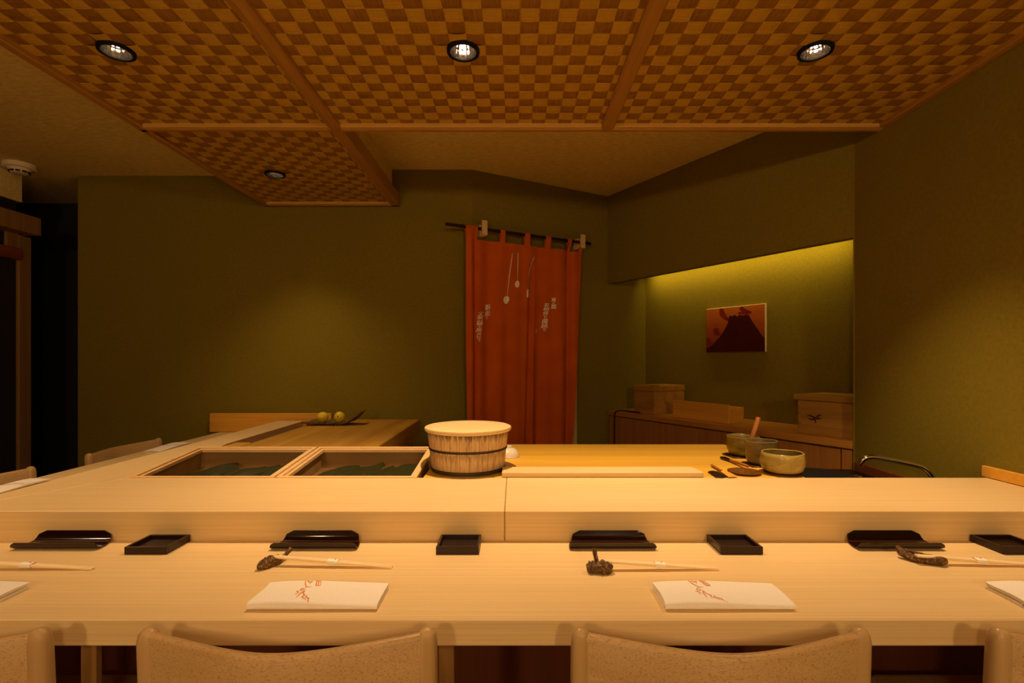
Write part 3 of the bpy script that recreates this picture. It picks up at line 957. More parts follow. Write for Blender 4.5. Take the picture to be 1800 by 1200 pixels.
# chopsticks bound with a paper band, resting on gnarled rests
def chopsticks(a, b, label):
    """a: raised end, b: tip on the counter (world points)"""
    a, b = Vector(a), Vector(b)
    d = b - a
    t = thing('chopsticks', label, 'chopsticks', (a.x, a.y, ZC), math.atan2(d.y, d.x), 'banded chopsticks on the front counter')
    L = Vector((d.x, d.y)).length
    def at(f): return a.z - ZC + (b.z - a.z) * f
    for s in (-1, 1):
        pts, rr = [], []
        for k in range(9):
            f = k / 8
            pts.append((L * f, s * (0.0040 - 0.0012 * abs(f - 0.45)), at(f)))
            rr.append(0.0018 + 0.0020 * math.sin(math.pi * min(1, 0.12 + f * 0.85)))
        part('chopstick', MB().tube(pts, rr, 8), M['chop'], t, 60)
    band = MB()
    x0, x1 = L * 0.47, L * 0.555
    loop = [(-0.0086, -0.001), (-0.0075, 0.0038), (-0.003, 0.0048), (0.004, 0.0048), (0.0078, 0.0034), (0.0086, -0.001), (0.006, -0.0044), (-0.006, -0.0044)]
    n = len(loop)
    vs = [(x, y, z + at(x / L)) for x in (x0, x1) for (y, z) in loop]
    band.add(vs, [(i, (i + 1) % n, n + (i + 1) % n, n + i) for i in range(n)])
    bo = part('paper_band', band, M['paper'], t, 60)
    xm = (x0 + x1) / 2 + 0.004
    part('red_mark', MB().box(xm - 0.0015, xm + 0.0015, 0.001, 0.0035, at(0.51) + 0.0046, at(0.51) + 0.0053), M['red_mark'], bo)
    return t
def cpt(x, y, h): return P(x, y, ZC + h)
chopsticks((-1.27, 1.150, ZC + 0.017), cpt(164, 998.5, 0.003), 'banded chopsticks cut by the left edge of the photo')
chopsticks(cpt(478, 977.5, 0.020), cpt(690, 996, 0.003), 'banded chopsticks on the pod shaped rest left of centre')
chopsticks(cpt(1052, 985, 0.020), cpt(1263, 999, 0.003), 'banded chopsticks on the rock and twig rest')
chopsticks(cpt(1610, 976, 0.019), cpt(1830, 993.5, 0.003), 'banded chopsticks on the boat shaped rest at the right')

def gnarl(mb, pts, rs, n=12, amp=0.25, seed=0, flat=1.0):
    """lumpy tube"""
    dense, dr = [], []
    pts = [Vector(p) for p in pts]
    for i in range(len(pts) - 1):
        for k in range(4):
            dense.append(pts[i].lerp(pts[i + 1], k / 4)); dr.append(rs[i] + (rs[i + 1] - rs[i]) * k / 4)
    dense.append(pts[-1]); dr.append(rs[-1])
    k0 = len(mb.v)
    mb.tube(dense, dr, n)
    c = [p for p in dense]
    for i in range(k0, len(mb.v)):
        v = Vector(mb.v[i]); ci = c[(i - k0) // n]
        q = 1 + amp * noise.noise(v * 160 + Vector((seed * 7.3, 0, 0))) + amp * 0.6 * noise.noise(v * 420 + Vector((0, seed * 3.1, 0)))
        w = ci + (v - ci) * q
        mb.v[i] = (w.x, w.y, max(0.0003, w.z * flat))
    return mb
def rest(loc, label, strands):
    t = thing('chopstick_rest', label, 'chopstick rest', loc, 0, 'gnarled chopstick rests')
    for (nm, pts, rs, n, amp, seed) in strands:
        part(nm, gnarl(MB(), pts, rs, n, amp, seed), M['bark'], t, 35)
    return t
p = P(480, 994, ZC)
rest(p, 'dark pod shaped chopstick rest with a short stalk', [
    ('pod', [(-0.019, -0.030, 0.006), (-0.016, -0.020, 0.010), (-0.006, -0.004, 0.010), (0.006, 0.012, 0.009), (0.012, 0.020, 0.007)], [0.004, 0.011, 0.014, 0.011, 0.005], 11, 0.34, 1),
    ('stalk', [(0.010, 0.020, 0.008), (0.014, 0.035, 0.013), (0.020, 0.048, 0.022)], [0.006, 0.0048, 0.0055], 9, 0.2, 2)])
p = P(1052, 1004, ZC)
rest(p, 'craggy rock chopstick rest with an upright twig', [
    ('rock', [(-0.026, -0.004, 0.009), (-0.018, -0.006, 0.011), (0.002, -0.008, 0.011), (0.020, -0.006, 0.010), (0.029, 0.000, 0.012)], [0.009, 0.013, 0.0140, 0.014, 0.006], 9, 0.48, 3),
    ('twig', [(-0.004, 0.002, 0.018), (-0.0055, 0.006, 0.030), (-0.009, 0.010, 0.048)], [0.004, 0.0055, 0.0045], 8, 0.25, 4)])
p = P(1625, 988, ZC)
rest(p, 'boat shaped chopstick rest with a curled edge at the right', [
    ('hull', [(-0.036, 0.036, 0.026), (-0.035, 0.026, 0.013), (-0.022, 0.004, 0.008), (0.0, -0.012, 0.008), (0.020, -0.018, 0.010), (0.034, -0.019, 0.012)], [0.004, 0.008, 0.0085, 0.0085, 0.011, 0.007], 11, 0.22, 5),
    ('curled_edge', [(-0.030, 0.034, 0.020), (-0.014, 0.016, 0.016), (0.006, 0.006, 0.014), (0.026, -0.006, 0.012)], [0.003, 0.0045, 0.005, 0.006], 8, 0.3, 6)])

# ------------------------------------------------------------------ ingredient boxes with leaves
TILT = math.radians(5.5)
def neta_box(x0, x1, label):
    w = x1 - x0
    H, D, th = 0.118, 0.378, 0.012
    t = thing('ingredient_box', label, 'wooden box', (x0, 1.705, ZB + 0.002), 0, 'open cypress ingredient boxes', rx=TILT)
    part('base', MB().box(0.002, w - 0.002, 0.002, D - 0.002, 0.020, 0.034), M['neta'], t)
    part('side', MB().box(th, w - th, 0, th, 0, H - 0.006, 0.001), M['neta'], t)
    part('side', MB().box(th, w - th, D - th, D, 0, H - 0.006, 0.001), M['neta'], t)
    part('side', MB().box(0, th, 0, D, 0, H - 0.006, 0.001), M['neta'], t)
    part('side', MB().box(w - th, w, 0, D, 0, H - 0.006, 0.001), M['neta'], t)
    for (a, b, c, d) in ((0, w, 0, 0.012), (0, w, D - 0.012, D), (0, 0.014, 0.012, D - 0.012), (w - 0.014, w, 0.012, D - 0.012)):
        part('rim', MB().box(a, b, c, d, H - 0.006, H + 0.003, 0.0015), M['rim'], t)
    for (a, b, c, d) in ((0.0155, 0.0265, 0.014, D - 0.014), (w - 0.0265, w - 0.0155, 0.014, D - 0.014), (0.027, w - 0.027, D - 0.022, D - 0.013)):
        part('lid_ledge', MB().box(a, b, c, d, H - 0.016, H - 0.003, 0.001), M['rim'], t)
    part('wedge_foot', MB().box(0.02, w - 0.02, D - 0.04, D - 0.01, -0.034, 0.0), M['neta'], t)
    return t
boxes = [neta_box(-1.300, -0.812, 'open wooden ingredient box with leaves, the left of two'),
         neta_box(-0.804, -0.330, 'open wooden ingredient box with leaves, next to the wooden tub')]

def leaf_mesh(L, W, curl, seed):
    r = random.Random(seed)
    def fn(u, v):
        s = v * 2 - 1
        prof = (math.sin(math.pi * min(1.0, u * 0.94 + 0.04)) ** 0.62)
        y = L * u
        x = s * W / 2 * prof + 0.012 * math.sin(u * 3 + seed)
        z = -0.006 * abs(s) ** 1.5 + curl * math.sin(math.pi * u) + 0.002 * math.sin(9 * u + 3 * s + seed) + 0.001 * math.cos(s * 14)
        return (x, y, z)
    return MB().grid(14, 8, fn)
def leaf_pile(bx, w, which):
    rnd = random.Random(11 + which)
    n = 9
    names = ['leftmost', 'second', 'third', 'fourth', 'fifth', 'sixth', 'seventh', 'eighth', 'rightmost']
    for k in range(n):
        f = k / (n - 1)
        lx = 0.045 + (w - 0.165) * f + rnd.uniform(-0.008, 0.008)
        L = 0.30 + rnd.uniform(-0.03, 0.02)
        mb = leaf_mesh(L, 0.092 + rnd.uniform(-0.008, 0.014), 0.014 + rnd.uniform(0, 0.008), k + which * 20)
        rz = math.radians(-20 + rnd.uniform(-9, 9))
        ly = 0.030 + rnd.uniform(-0.01, 0.02)
        lz = 0.052 + 0.0035 * (k % 3) + 0.0025 * k * 0.4
        m = Matrix.Translation((bx, 1.705, ZB + 0.002)) @ Matrix.Rotation(TILT, 4, 'X') @ Matrix.Translation((lx, ly, lz)) @ Matrix.Rotation(rz, 4, 'Z')
        mb.v = [tuple(m @ Vector(p)) for p in mb.v]
        single('leaf', mb, M['leaf'], '%s dark green leaf in the %s ingredient box' % (names[k], 'left' if which == 0 else 'right'), 'leaf', 'dark green leaves lining the boxes', 60)
leaf_pile(-1.300, 0.488, 0)
leaf_pile(-0.804, 0.474, 1)

# ------------------------------------------------------------------ wooden tub
def tub():
    t = thing('rice_tub', 'round weathered wooden rice tub with pale lid and dark hoops', 'tub', (-0.170, 1.833, ZS))
    n = 26
    H0, H1 = 0.004, 0.143
    r0, r1 = 0.1305, 0.1455
    for k in range(n):
        a0, a1 = 2 * math.pi * k / n, 2 * math.pi * (k + 1) / n
        g = 0.0035
        mb = MB(); vs = []
        for z in (H0, 0.05, 0.1, H1):
            r = r0 + (r1 - r0) * (z - H0) / (H1 - H0)
            for a in (a0 + g, (a0 * 2 + a1) / 3, (a0 + a1 * 2) / 3, a1 - g):
                edge = 0.0 if a in (a0 + g, a1 - g) else 0.0007
                vs.append(((r + edge) * math.cos(a), (r + edge) * math.sin(a), z))
            for a in (a1 - g, a0 + g):
                vs.append(((r - 0.012) * math.cos(a), (r - 0.012) * math.sin(a), z))
        fs = []
        for i in range(3):
            for j in range(6):
                fs.append((i * 6 + j, i * 6 + (j + 1) % 6, (i + 1) * 6 + (j + 1) % 6, (i + 1) * 6 + j))
        fs.append(tuple(range(6))); fs.append(tuple(18 + j for j in range(6)))
        part('stave', mb.add(vs, fs), M['stave'], t, 30)
    part('base', MB().lathe([(0, 0.006), (0.121, 0.006), (0.121, 0.018), (0, 0.018)], 40), M['stave'], t, 30)
    def hoop(z, rr):
        r = r0 + (r1 - r0) * (z - H0) / (H1 - H0)
        pts = [((r + 0.0012) * math.cos(2 * math.pi * k / 64), (r + 0.0012) * math.sin(2 * math.pi * k / 64), z) for k in range(65)]
        part('hoop', MB().tube(pts, rr, 8, False), M['copper'], t, 60)
    hoop(0.0840, 0.0021); hoop(0.0795, 0.0017); hoop(0.0135, 0.0026); hoop(0.0075, 0.0024)
    lid = [(0, 0.141), (0.146, 0.141), (0.152, 0.1425), (0.1565, 0.147), (0.1575, 0.1515), (0.1555, 0.156), (0.150, 0.1585), (0.10, 0.1592), (0, 0.1595)]
    part('lid', MB().lathe(lid, 72), M['hinoki_x'], t, 40, 'pale clean round lid')
    return t
tub()

# upturned white cup behind the tub
p = P(893, 802, ZS)
single('porcelain_cup', MB().lathe([(r, z + ZS) for (r, z) in [(0.0435, 0.0), (0.0475, 0.001), (0.0455, 0.012), (0.037, 0.027), (0.024, 0.035), (0.0185, 0.0365), (0.0185, 0.044), (0.0155, 0.044), (0.0150, 0.038), (0, 0.037)]], 48, None, p.x, p.y), M['porcelain'],
       'upturned white porcelain cup half hidden by the tub', 'cup', None, 40)

# ------------------------------------------------------------------ sauce bowls
def bowl(loc, r, h, prof, mat, label, n=56, seed=0):
    t = thing('sauce_bowl', label, 'bowl', loc, 0, 'glazed stoneware sauce bowls')
    wob = lambda a, z: 0.007 * math.sin(2 * a + seed) + 0.006 * math.sin(3 * a + seed * 2) + 0.006 * math.sin(z * 420 + a)
    outer = [(r * q, h * z) for (q, z) in prof]
    th = 0.0055
    inner = [(max(0.0, q - th), max(z, 0.012)) for (q, z) in outer[::-1] if z > 0.012]
    rim = [(outer[-1][0] - th * 0.5, outer[-1][1] + 0.0018)]
    full_p = [(0, 0.0)] + outer + rim + inner + [(0, 0.012)]
    mb = MB().lathe(full_p, n, wob)
    # uneven rim
    for i, v in enumerate(mb.v):
        if v[2] > h * 0.9:
            a = math.atan2(v[1], v[0])
            mb.v[i] = (v[0], v[1], v[2] + 0.0010 * math.sin(2 * a + 1 + seed) + 0.0005 * math.sin(5 * a))
    part('body', mb, mat, t, 50)
    part('sauce', MB().lathe([(0, h * 0.55), (r * 0.86, h * 0.55), (r * 0.86, h * 0.55 + 0.001), (0, h * 0.55 + 0.001)], 40), M['lacquer'], t, 30)
    return t
COAST = 0.005
def coaster(x, y, r, label, square=False):
    if square:
        mb = MB().box(x - r, x + r, y - r * 0.8, y + r * 0.8, ZS, ZS + COAST, 0.0015)
    else:
        mb = MB().lathe([(0, ZS), (r * 0.97, ZS), (r, ZS + 0.002), (r * 0.98, ZS + COAST), (0, ZS + COAST)], 40, None, x, y)
    single('coaster', mb, M['coaster'], label, 'coaster', 'thin dark coasters under the bowls', 40)
coaster(0.938, 1.765, 0.062, 'thin round coaster under the straw coloured bowl')
coaster(0.930, 1.900, 0.055, 'thin square coaster under the middle grey bowl', True)
coaster(0.935, 2.070, 0.058, 'thin square coaster under the olive bowl with spoon', True)
bowl((0.938, 1.765, ZS + COAST), 0.0715, 0.068, [(0.62, 0), (0.74, 0.03), (0.90, 0.14), (1.0, 0.38), (1.01, 0.62), (0.98, 0.85), (0.95, 1.0)], M['glaze_c'], 'wide straw coloured stoneware bowl nearest the viewer', seed=1)
bowl((0.930, 1.900, ZS + COAST), 0.0570, 0.088, [(0.62, 0), (0.70, 0.03), (0.88, 0.12), (0.97, 0.35), (0.98, 0.6), (0.99, 0.85), (1.01, 1.0)], M['glaze_b'], 'grey brown glossy bowl between the other two bowls', seed=2)
bowl((0.938, 2.070, ZS + COAST), 0.0640, 0.078, [(0.55, 0), (0.64, 0.03), (0.86, 0.16), (0.97, 0.40), (0.99, 0.62), (0.97, 0.85), (0.99, 1.0)], M['glaze_a'], 'olive glazed bowl holding a wooden spoon', seed=3)
# spoon standing in the far bowl
sp_t = thing('wooden_spoon', 'wooden spoon handle sticking up from the olive bowl', 'spoon', (0.948, 2.045, 0.862))
part('handle', MB().tube([(0.0, 0.0, 0.0), (0.012, -0.006, 0.035), (0.030, -0.004, 0.085), (0.041, 0.0, 0.119)], [0.009, 0.0098, 0.0105, 0.0095], 12), M['utensil'], sp_t, 60)
part('scoop', MB().lathe([(0, -0.013), (0.012, -0.011), (0.018, -0.004), (0.015, 0.0), (0, -0.004)], 20), M['utensil'], sp_t, 60)

def flat_utensil(name, label, cat, pts_outline, z0, z1, mat):
    return single(name, MB().prism(pts_outline, z0, z1, 0.0008), mat, label, cat, None, 40)
# wooden spatula lying next to a dark oval paddle
def pxy(x, y): 
    q = P(x, y, ZS); return (q.x, q.y)
flat_utensil('paddle', 'small dark oval paddle lying left of the brown saucer', 'paddle', [pxy(*q) for q in ((1244, 830.5), (1247, 828.5), (1254, 828), (1262, 830), (1272, 834.5), (1279, 839), (1270, 840.5), (1258, 840))], ZS, ZS + 0.003, M['lacquer_matte'])
sp2 = thing('spatula', 'small wooden spatula laid across the dark paddle', 'spatula', (*pxy(1250, 819.5), ZS))
a = Vector((*pxy(1251, 820), ZS + 0.006)); b = Vector((*pxy(1268, 830.5), ZS + 0.006))
part('handle', MB().tube([a, a.lerp(b, 0.5), b], [0.0042, 0.0045, 0.0048], 10), M['utensil'], sp2, 60, w=True)
bl = [pxy(*q) for q in ((1266.5, 831), (1272, 829), (1284, 833.5), (1297, 840), (1280, 840.5))]
part('blade', MB().prism(bl, ZS + 0.0035, ZS + 0.0065, 0.0008), M['splash'], sp2, w=True)
# brown saucer
p = P(1311, 833, ZS)
single('saucer', MB().lathe([(r, z + ZS) for (r, z) in [(0, 0.0), (0.040, 0.0), (0.054, 0.006), (0.056, 0.008), (0.054, 0.009), (0.042, 0.005), (0.030, 0.004), (0, 0.004)]], 48, None, p.x, p.y + 0.012), M['saucer'], 'brown lacquered round saucer near the edge of the cutting board', 'saucer', None, 40)
# brush with wooden handle
br = thing('brush', 'dark headed brush with a wooden handle on the cutting board', 'brush', (*pxy(1290, 815), ZS))
a = Vector((*pxy(1284, 812), ZS + 0.007)); b = Vector((*pxy(1315, 825.5), ZS + 0.013)); c = Vector((*pxy(1267, 806), ZS + 0.005))
part('handle', MB().tube([a, a.lerp(b, 0.5), b], [0.0055, 0.0058, 0.0050], 10), M['utensil'], br, 60, w=True)
part('head', MB().tube([c, c.lerp(a, 0.4), a], [0.0045, 0.0088, 0.006], 10), M['lacquer_matte'], br, 60, w=True)

# ------------------------------------------------------------------ sink corner: pot, tap
pt = thing('steel_pot', 'black pot beside the sink right of the cutting board', 'pot', (1.150, 1.90, ZB))
part('body', MB().lathe([(0, 0), (0.108, 0), (0.118, 0.01), (0.120, 0.078), (0.124, 0.082), (0.118, 0.082), (0.114, 0.02), (0, 0.02)], 48), M['black_metal'], pt, 40)
part('lid', MB().lathe([(0, 0.079), (0.116, 0.079), (0.117, 0.083), (0.08, 0.087), (0, 0.089)], 48), M['black_metal'], pt, 40)
part('handle', MB().tube([(0.118, -0.012, 0.072), (0.150, -0.010, 0.076), (0.150, 0.012, 0.076), (0.118, 0.012, 0.072)], 0.005, 8), M['chrome'], pt, 60)
tp = thing('tap', 'bent chrome water tap over the sink by the right wall', 'tap', (1.50, 1.86, ZB))
tpts = [(1.548, 1.86, ZB + 0.03), (1.545, 1.86, 0.770), (1.535, 1.86, 0.795), (1.515, 1.865, 0.815), (1.485, 1.872, 0.826), (1.38, 1.90, 0.846), (1.352, 1.908, 0.848), (1.330, 1.913, 0.842), (1.318, 1.917, 0.826), (1.316, 1.918, 0.808)]
def smooth_path(pts, n=5):
    pts = [Vector(q) for q in pts]; out = []
    for i in range(len(pts) - 1):
        p0 = pts[max(0, i - 1)]; p1 = pts[i]; p2 = pts[i + 1]; p3 = pts[min(len(pts) - 1, i + 2)]
        for k in range(n):
            u = k / n
            out.append(0.5 * ((2 * p1) + (p2 - p0) * u + (2 * p0 - 5 * p1 + 4 * p2 - p3) * u * u + (3 * p1 - p0 - 3 * p2 + p3) * u ** 3))
    out.append(pts[-1]); return out
part('spout', MB().tube(smooth_path(tpts), 0.0098, 14), M['chrome'], tp, 60, w=True)
part('base', MB().lathe([(0, ZB), (0.026, ZB), (0.026, ZB + 0.02), (0.016, ZB + 0.035), (0, ZB + 0.035)], 24, None, 1.548, 1.86), M['chrome'], tp, 40, w=True)
single('splash_panel', MB().box(XR - 0.02, XR - 0.002, 1.71, 2.36, 0, 0.735, 0.001), M['underside'], 'dark brown skirting panel on the right wall beside the sink', 'panel')

# ------------------------------------------------------------------ citrus tray
tray = thing('bark_tray', 'rough bark tray with upturned end holding two yellow citrus', 'tray', (-1.10, 3.02, 0.826))
def trayf(u, v):
    x = -0.150 + 0.34 * u; y = -0.075 + 0.15 * v
    lift = 0.062 * max(0, u - 0.70) ** 1.6 / 0.3 ** 1.6
    z = 0.014 + 0.008 * (2 * v - 1) ** 2 + lift + 0.003 * math.sin(u * 23 + v * 5) * (0.5 + v)
    y *= (1 - 0.35 * max(0, u - 0.7) / 0.3)
    return (x, y, z)
tm = MB(); nu, nv = 26, 10
top = [trayf(i / nu, j / nv) for j in range(nv + 1) for i in range(nu + 1)]
bot = [(q[0], q[1], q[2] - 0.010) for q in top]
c = nu + 1; tot = len(top); fs = []
for j in range(nv):
    for i in range(nu):
        a = j * c + i
        fs.append((a, a + 1, a + c + 1, a + c)); fs.append((tot + a, tot + a + c, tot + a + c + 1, tot + a + 1))
for i in range(nu):
    for j in (0, nv): a = j * c + i; fs.append((a, a + 1, tot + a + 1, tot + a))
for j in range(nv):
    for i in (0, nu): a = j * c + i; fs.append((a, a + c, tot + a + c, tot + a))
part('plate', tm.add(top + bot, fs), M['bark_tray'], tray, 50)
for sx in (-0.11, 0.06):
    part('foot', MB().box(sx - 0.02, sx + 0.02, -0.05, 0.05, 0.0, 0.007), M['bark_tray'], tray)
def citrus(x, label, seed, tilt):
    r = 0.0325
    prof = [(0, -r * 0.93)]
    for k in range(1, 14):
        a = -math.pi / 2 + math.pi * k / 14
        prof.append((r * math.cos(a), r * 0.95 * math.sin(a)))
    prof += [(0.003, r * 0.93), (0, r * 0.90)]
    t = thing('citrus', label, 'citrus', (x, 3.005, 0.826 + 0.014 + 0.0315), 0.3 * seed, 'yellow citrus on the bark tray')
    t.rotation_euler = (tilt, 0, 0)
    part('fruit', MB().lathe(prof, 28, lambda a, z: 0.02 * math.sin(3 * a + seed)), M['lemon'], t, 60)
    part('stem_end', MB().lathe([(0, r * 0.88), (0.0042, r * 0.90), (0.0035, r * 0.985), (0, r)], 8), M['bark_tray'], t)
citrus(-1.147, 'left one of two yellow citrus fruits on the bark tray', 1, 0.2)
citrus(-1.046, 'right one of two yellow citrus fruits, stem end facing the viewer', 2, 1.35)

# ------------------------------------------------------------------ curtain (noren)
DR = 0.075     # rod stands off the wall
NU = Vector((U.y, -U.x))
ZROD = 2.065
rod = thing('curtain_rod', 'dark bamboo rod carrying the rust orange curtain', 'rod', (A.x + NU.x * DR, A.y + NU.y * DR, ZROD), ANG_U)
rp = []
rr = []
for k in range(40):
    f = k / 39
    rp.append((-0.215 + 1.13 * f, 0, 0.0))
    rr.append(0.0105 + (0.0018 if k % 9 == 4 else 0))
part('pole', MB().tube(rp, rr, 12), M['bamboo'], rod, 60)
for i, tt in enumerate((0.045, 0.832)):
    hk = thing('rod_bracket', ['pale wooden bracket holding the left end of the curtain rod', 'pale wooden bracket holding the right end of the curtain rod'][i], 'bracket', (A.x, A.y, ZROD), ANG_U, 'wooden curtain rod brackets')
    hk.location = (A.x + U.x * tt, A.y + U.y * tt, ZROD)
    part('arm', MB().box(-0.019, 0.019, -DR - 0.002, 0.0, -0.046, -0.0125, 0.003), M['hinoki_y'], hk)
    part('arm_cap', MB().box(-0.019, 0.019, -DR + 0.014, 0.0, -0.0125, 0.030, 0.003), M['hinoki_y'], hk)
    part('front_lip', MB().prism([(-0.019, -DR - 0.030), (0.019, -DR - 0.030), (0.019, -DR - 0.0125), (-0.019, -DR - 0.0125)], -0.046, 0.052, 0.004), M['hinoki_y'], hk)

ZCT, ZCB = 1.993, 0.42     # cloth top and bottom
T0, T1 = -0.083, 0.842
def edges(z):
    g = (ZCT - z) / (ZCT - 0.61)
    left = T0 - 0.006 * math.sin(g * 3) + 0.004 * g
    right = T1 - 0.004 - 0.092 * g ** 1.15
    return left, right
def cloth_depth(tt, z, left):
    """distance of the cloth in front of the rod plane (towards the room)"""
    g = max(0, min(1.3, (ZCT - z) / 1.4))
    w = (tt - T0) / (T1 - T0)
    amp = 0.012 + 0.020 * g
    d = amp * (math.sin(w * 27 + 0.9 * g) * 0.45 + math.sin(w * 15.5 + 1.7 - 0.8 * g) * 0.55 + 0.35 * math.sin(w * 47 + 2.0))
    # pleat near the left edge
    d += 0.022 * math.exp(-((w - 0.035) / 0.028) ** 2) - 0.024 * math.exp(-((w - 0.078) / 0.020) ** 2)
    # deep fold at the middle slit
    k = max(0, min(1, (g - 0.06) / 0.12))
    d -= 0.045 * k * math.exp(-((w - 0.545 + 0.05 * g) / 0.022) ** 2)
    # fold at the right
    d -= 0.034 * math.exp(-((w - 0.88 + 0.01 * g) / 0.020) ** 2)
    return d
def cloth_pt(tt, z, lift=0.0):
    d = cloth_depth(tt, z, 0) + lift
    return (tt, -d, z - ZROD)
cur = thing('noren_curtain', 'rust orange split curtain with white lettering hung in the doorway', 'curtain', (A.x + NU.x * DR, A.y + NU.y * DR, ZROD), ANG_U)
def cl(u, v):
    z = ZCT + (ZCB - ZCT) * v
    l, r = edges(z)
    return cloth_pt(l + (r - l) * u, z)
part('cloth', MB().grid(150, 70, cl), M['noren'], cur, 60)
# loops over the rod
for (tc, wd) in ((-0.040, 0.085), (0.185, 0.036), (0.375, 0.040), (0.545, 0.042), (0.725, 0.036), (0.826, 0.030)):
    mb = MB()
    prof = [(0.0015, -0.082), (0.0045, -0.05), (0.0125, -0.014), (0.0128, 0.0), (0.009, 0.0095), (0.0, 0.0128), (-0.009, 0.0095), (-0.0128, 0.0), (-0.0125, -0.014), (-0.006, -0.05), (-0.004, -0.082)]
    def lp(u, v):
        f = v * (len(prof) - 1); i = min(len(prof) - 2, int(f)); q = f - i
        d = prof[i][0] + (prof[i + 1][0] - prof[i][0]) * q; z = prof[i][1] + (prof[i + 1][1] - prof[i][1]) * q
        x = tc + (u - 0.5) * wd
        base = cloth_depth(x, ZCT, 0) * max(0.0, min(1.0, -z / 0.07))
        return (x, -(d + base) , z)
    mb.grid(6, 20, lp)
    part('loop', mb, M['noren'], cur, 60)

def cpx(x, y):
    """photo pixel -> (t, z) on the curtain plane"""
    ox, oy = A.x + NU.x * (DR + 0.01), A.y + NU.y * (DR + 0.01)
    k = (x - CX) / F_PX
    tt = (k * oy - ox) / (U.x - k * U.y)
    Y = oy + tt * U.y
    return tt, CAM_Z + (CY - y) * Y / F_PX

def glyph(ch):
    cu = bpy.data.curves.new('glyph', 'FONT'); cu.body = ch; cu.size = 1.0; cu.resolution_u = 2
    cu.offset = 0.016
    o = bpy.data.objects.new('glyph', cu); COL.objects.link(o)
    bpy.context.view_layer.update()
    dg = bpy.context.evaluated_depsgraph_get()
    me = o.evaluated_get(dg).to_mesh()
    b = bmesh.new(); b.from_mesh(me)
    bmesh.ops.triangulate(b, faces=b.faces)
    vs = [v.co[:] for v in b.verts]; b.verts.index_update()
    fs = [tuple(v.index for v in f.verts) for f in b.faces]
    b.free(); o.evaluated_get(dg).to_mesh_clear()
    bpy.data.objects.remove(o, do_unlink=True); bpy.data.curves.remove(cu)
    return vs, fs
def put_glyph(mb, ch, x0, x1, y0, y1, slant=0.0):
    vs, fs = glyph(ch)
    if not vs: return
    ax, bx = min(v[0] for v in vs), max(v[0] for v in vs)
    ay, by = min(v[1] for v in vs), max(v[1] for v in vs)
    ta, zb = cpx(x0, y1); tb, _ = cpx(x1, y1); _, za = cpx((x0 + x1) / 2, y0)
    out = []
    for v in vs:
        u = (v[0] - ax) / max(1e-6, bx - ax); w = (v[1] - ay) / max(1e-6, by - ay)
        tt = ta + (tb - ta) * (u + slant * (w - 0.5)); z = zb + (za - zb) * (w + 0.10 * (u - 0.5))
        out.append(cloth_pt(tt, z, 0.0025))
    mb.add(out, fs)
L1 = MB()
for g in (('新', 855.5, 865.5, 533.5, 545), ('走', 854.5, 865.5, 545.5, 554), ('り', 857, 861, 554.5, 560.5)): put_glyph(L1, *g, 0.12)
part('lettering', L1, M['print_white'], cur, False, 'short white lettering column at the left')
L2 = MB()
for g in (('文', 841.7, 851, 546.6, 554.7), ('明', 841, 849.5, 555, 561.3), ('論', 840, 851, 561.7, 571), ('の', 842, 846.5, 571.2, 574.6), ('底', 839, 848, 575, 582.8), ('ぬ', 840, 848, 584, 588.6), ('け', 840, 846, 588.9, 593.2), ('て', 840, 846, 594, 600)): put_glyph(L2, *g, 0.12)
part('lettering', L2, M['print_white'], cur, False, 'long white lettering column at the left')
L3 = MB()
for g in (('菊', 970.5, 977.2, 523, 533), ('膾', 970, 978, 533.8, 542.3)): put_glyph(L3, *g, 0.05)
part('lettering', L3, M['print_white'], cur, False, 'short white lettering column at the right')
L4 = MB()
for g in (('お', 959, 967, 531.6, 539), ('相', 957.5, 966.5, 539.6, 545.4), ('伴', 957, 965.5, 545.9, 554), ('と', 958.5, 964, 554, 560.5), ('国', 956, 964.2, 561, 568.6), ('訛', 954.5, 965, 569, 576), ('り', 957.5, 961.5, 576.3, 582)): put_glyph(L4, *g, 0.12)
put_glyph(L4, 'ふ', 944, 947.6, 577, 584, 0.1)
part('lettering', L4, M['print_white'], cur, False, 'long white lettering column at the right')
def bud(string, outline):
    mb = MB()
    mb.ribbon([cpx(*q) for q in string], 0.0058, lambda a, b: cloth_pt(a, b, 0.0030))
    c = [cpx(*q) for q in outline]
    cx_, cz_ = sum(q[0] for q in c) / len(c), sum(q[1] for q in c) / len(c)
    vs = [cloth_pt(cx_, cz_, 0.0026)]
    n = len(c)
    for s in (0.5, 1.0):
        vs += [cloth_pt(cx_ + (q[0] - cx_) * s, cz_ + (q[1] - cz_) * s, 0.0026) for q in c]
    fs = [(0, 1 + i, 1 + (i + 1) % n) for i in range(n)] + [(1 + i, 1 + n + i, 1 + n + (i + 1) % n, 1 + (i + 1) % n) for i in range(n)]
    mb.add(vs, fs)
    part('bud_print', mb, M['print_white'], cur, False, 'white bud on a thin stem')
bud([(901, 445), (896, 485), (892.3, 521)], [(891, 520), (895.5, 521), (896, 527), (893, 533), (890, 534.5), (886, 531.5), (885, 526), (887, 521.5)])
bud([(911, 443), (910.6, 470), (910, 494)], [(910, 492.5), (913, 494.5), (914, 499), (912.5, 503.5), (910, 505.5), (906, 504), (905, 499), (907, 494.5)])
bud([(940, 451), (930.8, 476), (929.2, 506)], [(928.5, 507), (931, 508.5), (932.8, 514), (931, 519.5), (927.5, 523.5), (926, 521.5), (926, 514), (927, 509)])

